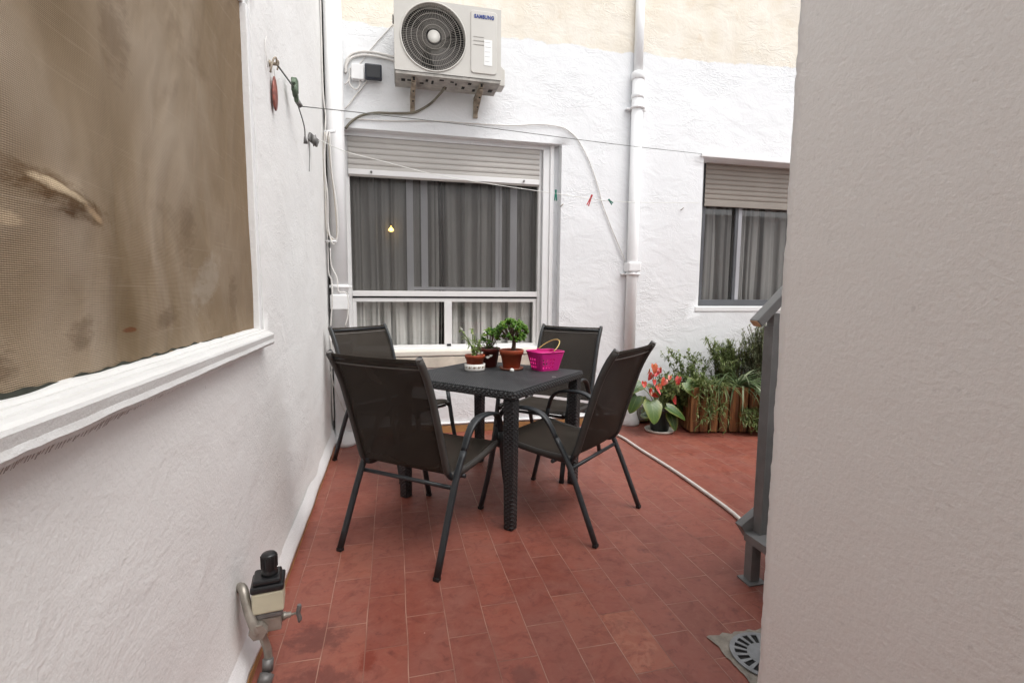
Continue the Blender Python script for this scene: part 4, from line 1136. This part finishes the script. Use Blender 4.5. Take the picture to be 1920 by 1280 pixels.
# white-flowered plant in decorated pot
t = empty('potted_plant', (.500, 3.085, TZ), 0, 'small pot in a white patterned holder with thin stems and tiny white flowers', 'potted plant', 'potted plants on the table')
g = MB(); g.lathe([(.056, 0), (.062, .002), (.065, .008), (.065, .042), (.062, .044), (.060, .040), (.056, .010), (.002, .008)], (0,0,0), 36); hold = g.build('holder', M['ceramic'], t)
g = MB(); pot(g, .044, .060, .090, .016, .004, .009); g.build('pot', M['terra'], t)
g = MB(); g.lathe([(.052, .088), (.03, .090), (.002, .091)], (0,0,0), 20); g.build('soil', M['soil'], t)
g = MB()
for k in range(14):
    a0 = 2*PI*k/14
    for j, (da, dz, sz) in enumerate(((0, 0, .011), (.17, .003, .005))):
        a = a0+da; R_ = .0656; z = .024+dz
        c = Vector((R_*math.cos(a), R_*math.sin(a), z)); tt = Vector((-math.sin(a), math.cos(a), 0)); zz = Vector((0, 0, 1))
        g.face([g.bm.verts.new(c+tt*sz*x+zz*sz*.8*y) for x, y in ((1, 0), (.3, .35), (0, 1), (-.35, .3), (-1, 0), (-.3, -.35), (0, -1), (.3, -.3))])
g.build('motif', M['motif'], hold)
rnd = random.Random(5); gs = MB(); gl = MB(); gf = MB()
for (tx, ty, tz) in ((-.085, .0, .255), (-.015, 0, .26), (.0, .02, .22), (.035, 0, .195), (-.03, -.02, .17), (.055, -.01, .225), (-.075, 0, .215), (.02, -.02, .16)):
    P = smoothpath([(tx*.15, ty*.15, .088), (tx*.35+.01*rnd.uniform(-1,1), ty, .09+(tz-.09)*.45), (tx, ty, tz)], 5)
    gs.sweep(P, .0034, n=6)
    for j in range(13):
        q = P[rnd.randrange(len(P)//3, len(P))]
        dd = (rdir(rnd, -.3)); leaf(gl, q, dd, (0, 0, 1), rnd.uniform(.022, .040), rnd.uniform(.013, .020), .5, .2, 2, 3)
for (x, y, z) in ((-.088, -.005, .262), (.062, -.01, .238), (.048, -.025, .215), (.03, -.05, .118), (.02, -.05, .105)):
    for j in range(9):
        leaf(gf, (x, y, z), rdir(rnd, -.2), (0, 0, 1), .018, .014, .2, .1, 2, 2)
gs.build('stem', M['gstem'], t); gl.build('foliage', M['pale'], t); gf.build('flower', M['petal_w'], t)
# dark pot between them
t = empty('potted_plant', (.612, 3.215, TZ), 0, 'dark red pot with a mixed succulent, standing between the other two pots', 'potted plant', 'potted plants on the table')
g = MB(); pot(g, .054, .074, .125, .018, .004, 0); g.build('pot', M['terra_dark'], t)
g = MB(); 
for cx_, cz_, r_ in ((-.006, .072, .014), (.014, .082, .011)):
    c = Vector((cx_-.012, -.066-.0005, cz_)); 
    g.face([g.bm.verts.new(c+Vector((r_*math.cos(a)*(1+.3*math.sin(3*a)), .009*math.cos(a)*0-.006, r_*.6*math.sin(a)))) for a in [2*PI*k/12 for k in range(12)]])
g.build('pot_mark', M['petal_w'], t)
g = MB(); g.lathe([(.068, .118), (.03, .121), (.002, .122)], (0,0,0), 20); g.build('soil', M['soil'], t)
rnd = random.Random(21); gs = MB(); gl = MB(); gd = MB()
for k in range(13):
    d = rdir(rnd, .0); top = Vector((.022+d.x*.05, d.y*.05, .175+d.z*.065)); P = smoothpath([(d.x*.01, d.y*.01, .12), (top.x*.6, top.y*.6, .15), top], 3)
    gs.sweep(P, .003, n=5)
    for j in range(9):
        dd = (d*.6+rdir(rnd, -1)).normalized(); leaf(gl, top, dd, rdir(rnd, -1), rnd.uniform(.022, .034), rnd.uniform(.013, .019), .2, .1, 2, 4, 'spoon')
for k in range(60):
    p = Vector((rnd.uniform(-.075, .05), rnd.uniform(-.06, .04), rnd.uniform(.125, .16))); leaf(gd, p, rdir(rnd, -.4), (0,0,1), rnd.uniform(.016, .03), rnd.uniform(.008, .014), .6, .1, 2, 3)
gs.build('stem', M['stem'], t); gl.build('foliage', M['jade'], t, solid=.002); gd.build('lower_foliage', M['succ'], t)

# pink basket
t = empty('basket', (.945, 3.03, TZ), math.radians(18), 'pink plastic basket with a thin yellow handle on the black table', 'basket')
def rrect(hx, hy, r, z, n=5):
    out = []
    for cx_, cy_, a0 in ((hx-r, hy-r, 0), (-hx+r, hy-r, 90), (-hx+r, -hy+r, 180), (hx-r, -hy+r, 270)):
        for k in range(n+1):
            a = math.radians(a0+90*k/n); out.append((cx_+r*math.cos(a), cy_+r*math.sin(a), z))
    return out
g = MB()
# walls as a lattice: bands and upright slats, leaving real openings
BH = .118
def ringat(q): return rrect(.072+.026*q, .060+.024*q, .022, BH*q)
def dense(q, N=96):
    R0 = [Vector(p) for p in ringat(q)]; n0 = len(R0); seg = [(R0[(i+1) % n0]-R0[i]).length for i in range(n0)]; T = sum(seg); out = []
    i = 0; acc = 0
    for k in range(N):
        s_ = T*k/N
        while acc+seg[i] < s_: acc += seg[i]; i += 1
        out.append(R0[i].lerp(R0[(i+1) % n0], (s_-acc)/seg[i]))
    return out
levels = [0, .14, .26, .34, .46, .54, .66, .74, .86, 1.0]; rows = [dense(q) for q in levels]
VV = [[g.bm.verts.new(p) for p in r_] for r_ in rows]
for j in range(len(levels)-1):
    for k in range(96):
        openrow = j in (1, 3, 5) or j == 7 and False
        if openrow and k % 4 in (1, 2) and (k % 24) not in (0, 1, 2, 21, 22, 23): continue
        g.face([VV[j][k], VV[j][(k+1) % 96], VV[j+1][(k+1) % 96], VV[j+1][k]])
g.face([VV[0][k] for k in range(96)])
g.build('body', M['pink'], t, solid=.002)
g = MB(); g.sweep([Vector(p)+Vector((0, 0, .0)) for p in dense(1.0, 48)], .0045, n=8, closed=True, up=(0,0,1)); g.build('rim', M['pink'], t)
g = MB(); P = []
for k in range(19):
    a = PI*k/18; u = math.sin(a); P.append((.004+.110*u*math.cos(math.radians(36))+0, -.084*math.cos(a), BH+.006+.110*u*math.sin(math.radians(36))))
g.sweep(P, .0032, n=8, up=(0,0,1)); g.build('handle', M['handle'], t)
g = MB(); g.sweep([(0, -.088, BH+.004), (0, -.080, BH+.004)], .007, n=10, up=(0,0,1)); g.build('hinge', M['pink'], t)
g = MB(); g.sweep([(0, .088, BH+.004), (0, .080, BH+.004)], .007, n=10, up=(0,0,1)); g.build('hinge', M['pink'], t)
g = MB()
def ball(u, v):
    a = 2*PI*u; b = PI*v; r = .0135*(1+.12*noise.noise(Vector((3*math.cos(a)*math.sin(b), 3*math.sin(a)*math.sin(b), 3*math.cos(b)))))
    return (.712+r*math.sin(b)*math.cos(a), 2.965+r*math.sin(b)*math.sin(a), TZ+.0125+r*math.cos(b)*.92)
g.grid(ball, 16, 10); tag(g.build('pebble', M['stone'], merge=True), 'small round white pebble on the tabletop in front of the jade plant', 'pebble')
g = MB(); g.box(.0, .022, 0, .003, 0, .0015, Matrix.Translation((.905, 2.76, TZ)) @ Matrix.Rotation(-.6, 4, 'Z')); tag(g.build('scrap', M['stone']), 'tiny white scrap near the front right edge of the tabletop', 'scrap')

# ------------------------------------------------------------------ anthurium
AX, AYp = 2.302, 3.93
def A_(px, py, y=0): return Vector(((px-1237)*.0051-.030, y, .525-(py-700)*.0049))
t = empty('anthurium', (AX, AYp, 0), 0, 'potted anthurium with red and orange flowers and big heart-shaped leaves', 'potted plant')
g = MB(); pot(g, .078, .105, .20, .02, .004, .012); g.build('pot', M['blackpot'], t)
g = MB(); g.lathe([(.10, 0), (.118, .002), (.130, .022), (.126, .024), (.11, .010), (.002, .008)], (0,0,0), 32); g.build('saucer', M['whitesaucer'], t)
g = MB(); g.lathe([(.095, .20), (.03, .204), (.002, .204)], (0,0,0), 20); g.build('soil', M['soil'], t)
LV = [((1214, 747), (-.08, -.85, -1.0), .225, .175, (0, -1, .35), -.10), ((1283, 716), (.55, -.45, -.62), .24, .15, (-.2, -.75, .6), -.08), ((1243, 757), (.95, -.5, -.5), .22, .10, (0, -.7, .8), -.12),
      ((1250, 768), (.22, -.6, -1), .19, .11, (0, -1, .4), -.10), ((1200, 742), (-.55, -.3, -.85), .19, .13, (-.3, -.8, .4), 0.02), ((1200, 727), (-.9, -.2, -.3), .13, .09, (0, -.5, .8), .03),
      ((1285, 757), (.5, -.2, -.75), .15, .11, (0, -.9, .5), .04), ((1238, 733), (.3, .3, .1), .15, .12, (0, -.6, .8), .10), ((1262, 735), (.5, .1, -.3), .14, .10, (0, -.7, .7), .08), ((1222, 765), (-.2, -.3, -.8), .13, .09, (0, -.9, .5), .02)]
rl_ = random.Random(77)
for k in range(9):
    LV.append(((1237+rl_.uniform(-38, 42), 735+rl_.uniform(-18, 38)), (rl_.uniform(-1, 1), -.3, rl_.uniform(-.9, .2)), rl_.uniform(.10, .16), rl_.uniform(.09, .13), (rl_.uniform(-.4, .4), -.8, .6), rl_.uniform(.0, .10)))
FL = [((1230, 692), .055, 1), ((1210, 726), .05, 0), ((1232, 722), .05, 0), ((1247, 706), .05, 1), ((1216, 712), .05, 0), ((1217, 688), .085, 2), ((1226, 699), .085, 0), ((1217, 704), .07, 0), ((1241, 714), .075, 0), ((1203, 718), .06, 1), ((1222, 728), .08, 0), ((1211, 731), .065, 0), ((1221, 736), .07, 0), ((1264, 713), .085, 2), ((1260, 748), .075, 2), ((1209, 694), .05, 2)]
st = MB()
for (px, py), d, L_, W_, up, yo in LV:
    W_ *= 1.1; L_ *= .88; p = A_(px, py, yo); g = MB(); leaf(g, p, d, up, L_, W_, .25, .12, 8, 12, 'heart'); g.build('leaf', M['heart'], t)
    st.sweep(smoothpath([(p.x*.1, 0, .2), (p.x*.6, yo*.5, max(p.z, .22)*.85+.03), p], 5), .0035, n=6)
rnd = random.Random(9)
for (px, py), s_, kd in FL:
    p = A_(px, py, -.09+rnd.uniform(-.03, .04)); d = Vector((rnd.uniform(-.5, .5), rnd.uniform(-.5, -.1), rnd.uniform(-1, -.3)))
    p = p-d.normalized()*s_*.45
    g = MB(); leaf(g, p, d, (rnd.uniform(-.9, .9), -rnd.uniform(.3, 1), rnd.uniform(.1, 1)), s_, s_*rnd.uniform(.7, .95), rnd.uniform(-.5, .9), rnd.uniform(.2, .6), 6, 8, 'heart'); fl = g.build('flower', M['spathe'], t)
    g = MB(); g.sweep([p+Vector((0, -.004, -.004)), p+d.normalized()*s_*.25+Vector((0, -.02, .018))], [.004, .0025], n=7); g.build('spadix', M['spadix'], fl)
    st.sweep(smoothpath([(p.x*.1, 0, .2), (p.x*.5, p.y*.4, .2+(p.z-.2)*.55), p], 5), .0028, n=6)
st.build('stem', M['gstem'], t)

# ------------------------------------------------------------------ planter
PR = math.radians(-11)
pl = empty('planter_box', (2.52, 3.80, 0), PR, 'low orange-brown wooden planter box of upright boards, full of herbs', 'planter')
rnd = random.Random(8)
g = MB(); n_ = 15
for k in range(n_):
    x0 = k*.0875; hh = .415+rnd.uniform(-.012, .012)
    v = g.box(x0+.004, x0+.080+rnd.uniform(-.006, .002), 0, .030+rnd.uniform(0, .008), .012, hh)
g.build('front_board', M['wood'], pl, bevel=.006)
g = MB()
for k in range(4):
    y0 = .045+k*.095; g.box(0.0, .028, y0, y0+.086, .012, .41+rnd.uniform(-.012, .012))
g.build('side_board', M['wood'], pl, bevel=.006)
g = MB(); g.box(.045, 1.30, .045, .40, .02, .375); g.build('soil', M['soil'], pl)
pinv = Matrix.Translation((2.52, 3.80, 0)) @ Matrix.Rotation(PR, 4, 'Z')
def PW(x, y, z): return pinv @ Vector((x, y, z))

def bushy(name, base, label, cat, mat, shoots, H, spread, lean, leaflen, leafw, dens, seed, smat='stem', shape='blade', droop=0., col=None, rx=.1, ry=.06):
    t = empty(name, base, 0, label, cat, col)
    rnd = random.Random(seed); gs = MB(); gl = MB()
    for k in range(shoots):
        a = rnd.uniform(0, 2*PI); b = Vector((rnd.uniform(-rx, rx), rnd.uniform(-ry, ry), 0))
        hh = H*rnd.uniform(.55, 1.0); out = Vector((math.cos(a), math.sin(a)*.6, 0))*spread*rnd.uniform(.1, 1)+Vector(lean)*hh
        tip = b+out+Vector((0, 0, hh-droop*out.length))
        mid = b+out*.35+Vector((0, 0, hh*.58))
        P = smoothpath([b, mid, tip], 5)
        gs.sweep(P, [.003*(1-.6*i/(len(P)-1)) for i in range(len(P))], n=5, caps=False)
        L_ = hh
        for j in range(int(dens*L_)):
            q = rnd.random()**.75; i = q*(len(P)-1); i0 = min(int(i), len(P)-2); p = P[i0].lerp(P[i0+1], i-i0)
            tan = (P[i0+1]-P[i0]).normalized()
            dd = (tan*.75+rdir(rnd, -1)).normalized()
            leaf(gl, p, dd, (0, 0, 1), leaflen*rnd.uniform(.6, 1.2), leafw*rnd.uniform(.7, 1.2), rnd.uniform(0, .7), .1, 1 if shape == 'blade' else 2, 2 if leaflen < .05 else 3, shape)
    gs.build('stem', M[smat], t); gl.build('foliage', mat, t); return t
G_ = 'herbs and leafy plants growing in the wooden planter'
bushy('rosemary_bush', PW(.76, .24, .37), 'tall feathery rosemary at the right end of the planter under the handrail', 'shrub', M['rosemary'], 120, .60, .20, (0, 0, 0), .042, .0085, 190, 31, col=G_)
bushy('rosemary_bush', PW(.44, .27, .37), 'bushy rosemary in the middle of the planter against the white wall', 'shrub', M['bush'], 75, .45, .24, (-.05, 0, 0), .060, .012, 130, 32, col=G_)
bushy('rosemary_bush', PW(.60, .30, .37), 'short grey-green tuft between the two taller bushes of the planter', 'shrub', M['rosemary'], 55, .38, .16, (0, 0, 0), .045, .0090, 150, 33, col=G_)
bushy('leafy_herb', PW(.08, .25, .30), 'airy small-leaved herb rising at the left end of the planter', 'plant', M['bush'], 26, .45, .22, (-.05, 0, 0), .040, .026, 85, 34, 'gstem', 'oval', col=G_)
bushy('leafy_herb', PW(.08, .12, .22), 'dense green herb filling the left end of the planter behind the anthurium', 'plant', M['spill'], 70, .30, .30, (-.1, -.1, 0), .050, .020, 130, 35, 'gstem', 'oval', .25, col=G_)
bushy('leafy_herb', PW(-.12, .18, .10), 'dark leafy herb between the anthurium and the planter corner', 'plant', M['bush'], 42, .40, .14, (0, 0, 0), .050, .028, 90, 37, 'gstem', 'oval', col=G_, rx=.08)
def trailing(name, base, label, seed, n, W_, mat, L=(.2, .38)):
    t = empty(name, base, PR, label, 'plant', G_); rnd = random.Random(seed); gs = MB(); gl = MB()
    for k in range(n):
        x = rnd.uniform(-W_, W_); l = rnd.uniform(*L)
        P = smoothpath([(x, .05, .0), (x+rnd.uniform(-.02, .02), -.03-rnd.random()*.03, .02), (x+rnd.uniform(-.05, .05), -.05-rnd.random()*.06, -l*.5), (x+rnd.uniform(-.08, .08), -.05-rnd.random()*.09, -l+rnd.uniform(0, .05))], 5)
        gs.sweep(P, .0022, n=5, caps=False)
        for j in range(int(95*l)):
            p = P[rnd.randrange(2, len(P))]; dd = (rdir(rnd, -.3)+Vector((0, -.5, .1))).normalized()
            leaf(gl, p, dd, (0, 0, 1), rnd.uniform(.04, .08), rnd.uniform(.010, .018), rnd.uniform(.2, 1.1), .1, 1, 3, 'blade')
    gs.build('stem', M['gstem'], t); gl.build('foliage', mat, t)
trailing('trailing_plant', PW(.17, .0, .42), 'yellow-green trailing plant spilling over the left boards of the planter', 41, 13, .12, M['spill'], (.2, .40))
trailing('trailing_plant', PW(.60, -.0, .20), 'tuft of leafy trailing stems low against the right boards of the planter', 42, 34, .15, M['spill'], (.05, .19))
trailing('trailing_plant', PW(.80, .0, .30), 'light green trailing stems at the right end of the planter boards', 44, 16, .09, M['spill'], (.08, .24))
def blades(name, base, label, seed, n, L, mat, lean=(0, 0, 0), w=.024):
    t = empty(name, base, 0, label, 'plant', G_); rnd = random.Random(seed); g = MB()
    for k in range(n):
        a = rnd.uniform(0, 2*PI); el = rnd.uniform(.5, 1.3)
        d = Vector((math.cos(a)*math.cos(el), math.sin(a)*math.cos(el)*.8-.15, math.sin(el)))+Vector(lean)
        leaf(g, (rnd.uniform(-.03, .03), rnd.uniform(-.03, .03), 0), d, (0, 0, 1), L*rnd.uniform(.6, 1.1), w*rnd.uniform(.7, 1.2), rnd.uniform(.5, 1.7), .35, 2, 9, 'blade')
    g.build('foliage', mat, t)
blades('spider_plant', PW(.46, .10, .39), 'long-bladed spider plant arching over the front of the planter', 51, 80, .42, M['blade'], (.25, -.1, 0))
blades('spider_plant', PW(.74, .08, .39), 'grassy tuft with narrow blades at the right front of the planter', 52, 60, .32, M['blade'], (.05, -.1, 0), .018)
blades('spider_plant', PW(.30, .12, .38), 'short spiky tuft in the planter left of the long arching blades', 53, 55, .30, M['bush'], (0, -.05, 0), .018)

# ------------------------------------------------------------------ hose, drain
cable('garden_hose', [(1.62, 4.12, .012), (1.80, 3.98, .012), (1.868, 3.80, .012), (1.866, 3.454, .012), (1.872, 3.013, .012), (1.856, 2.614, .012), (1.835, 2.337, .012), (1.80, 2.127, .012), (1.80, 1.9, .012), (1.86, 1.6, .012)], .0115, M['hose'],
      'pale garden hose lying across the red floor towards the steps', 'hose')
t = empty('floor_drain', (1.22, 1.34, 0), 0, 'round slotted metal drain set in grey cement by the near right wall', 'drain')
g = MB(); ps = []
for k in range(90):
    a = 2*PI*k/90; q = max(abs(math.cos(a)), abs(math.sin(a))); r = (.130/q)*(1+.13*noise.noise(Vector((math.cos(a)*5, math.sin(a)*5, 2))))
    ps.append(g.bm.verts.new((r*math.cos(a), r*math.sin(a), .004)))
g.face(ps); g.build('cement_surround', M['cement'], t)
g = MB()
def ringflat(mb, r0, r1, z0, z1, n=48):
    mb.lathe([(r0, z0), (r1, z0), (r1, z1), (r0, z1), (r0, z0+.0001)], (0,0,0), n, smooth=False)
g = MB(); n_ = 60
def ann(mb, r0, r1, z, a0=0, a1=2*PI, n=60):
    for k in range(n):
        a = a0+(a1-a0)*k/n; b = a0+(a1-a0)*(k+1)/n
        mb.quad((r0*math.cos(a), r0*math.sin(a), z), (r1*math.cos(a), r1*math.sin(a), z), (r1*math.cos(b), r1*math.sin(b), z), (r0*math.cos(b), r0*math.sin(b), z))
ann(g, .098, .113, .009); ann(g, .001, .058, .009)
for k in range(18):
    a = 2*PI*k/18; ann(g, .058, .098, .009, a, a+.14, 2)
g.build('grate', M['grate'], t, solid=.003)
g = MB(); ann(g, .001, .110, .0055); g.build('pit', M['dark'], t)

# ------------------------------------------------------------------ metal steps with handrail
stp = empty('metal_stairs', (1.50, 1.75, 0), 0, 'grey steel steps with sloping handrail, half hidden behind the near wall', 'stairs')
g = MB(); 
g.box(-.028, .018, -.022, .022, .006, .168); g.build('leg', M['rail'], stp, bevel=.002)
g = MB(); g.box(-.05, .035, -.045, .035, .0, .0055); g.build('foot_plate', M['rail'], stp)
g = MB(); g.box(-.030, 1.0, -.55, .032, .1685, .205); 
for k in range(1, 5): g.box(-.030+.27*k+.0, 1.0+.0, -.55, .03, .1685+.18*k, .205+.18*k) 
g.build('tread', M['rail'], stp, bevel=.003)
g = MB(); g.box(-.026, .016, -.545, -.50, .006, .168); g.build('leg', M['rail'], stp, bevel=.002)
g = MB(); g.bar((-.02, .05, .19), (.95, .05, .86), .04, .10); g.build('stringer', M['rail'], stp, bevel=.003)
g = MB(); g.box(.020, .062, -.01, .030, .2055, 1.155); g.box(.014, .0195, -.016, .036, .2055, 1.10); g.build('post', M['rail'], stp, bevel=.003)
a, b = Vector((-.048, .010, 1.112)), Vector((.95, .010, 2.07))
g = MB(); g.bar(a, b, .050, .036); hr = g.build('handrail', M['rail'], stp, bevel=.003)
dd = (b-a).normalized(); g = MB(); g.bar(a-dd*.003, a-dd*.0005, .044, .030); g.build('rail_end', M['railend'], hr)

# ------------------------------------------------------------------ camera
right_, up_, fw_ = None, None, None
yaw, pit, rol = math.radians(13.48098), math.radians(5.86348), math.radians(.44910)
cy, sy, cp, sp_ = math.cos(yaw), math.sin(yaw), math.cos(pit), math.sin(pit)
fw = Vector((sy*cp, cy*cp, -sp_)); r = Vector((cy, -sy, 0)); u = r.cross(fw)
r2 = r*math.cos(rol)+u*math.sin(rol); u2 = -r*math.sin(rol)+u*math.cos(rol)
cam = bpy.data.cameras.new('camera'); co = bpy.data.objects.new('camera', cam); COL.objects.link(co)
m = Matrix((r2, u2, -fw)).transposed().to_4x4(); m.translation = (0, 0, 1.24); co.matrix_world = m
cam.sensor_width = 36; cam.lens = 936.33/1920*36; cam.clip_start = .02; cam.clip_end = 300
sc.camera = co

# ------------------------------------------------------------------ light
W = bpy.data.worlds.new('World'); sc.world = W; W.use_nodes = True
nt = W.node_tree; bg = nt.nodes['Background']; sky = nt.nodes.new('ShaderNodeTexSky')
sky.sky_type = 'NISHITA'; sky.sun_disc = False
EL, AZ = math.radians(60), math.radians(140)
sky.sun_elevation = EL; sky.sun_rotation = AZ; sky.dust_density = 3; sky.air_density = 1
hs = nt.nodes.new('ShaderNodeHueSaturation'); hs.inputs['Saturation'].default_value = .15
nt.links.new(sky.outputs[0], hs.inputs['Color']); nt.links.new(hs.outputs[0], bg.inputs[0]); bg.inputs[1].default_value = .15
sl = bpy.data.lights.new('sun', 'SUN'); sl.energy = .65; sl.angle = math.radians(40); sl.color = (1, .965, .92)
so = bpy.data.objects.new('sun', sl); COL.objects.link(so)
dirv = Vector((math.sin(AZ)*math.cos(EL), math.cos(AZ)*math.cos(EL), math.sin(EL)))
so.rotation_euler = dirv.to_track_quat('Z', 'Y').to_euler(); so.location = (2, 2, 8)
vs = sc.view_settings; vs.view_transform = 'Standard'; vs.look = 'None'; vs.gamma = 1; vs.exposure = .93
sc.cycles.max_bounces = 12; sc.cycles.diffuse_bounces = 4; sc.cycles.transparent_max_bounces = 16
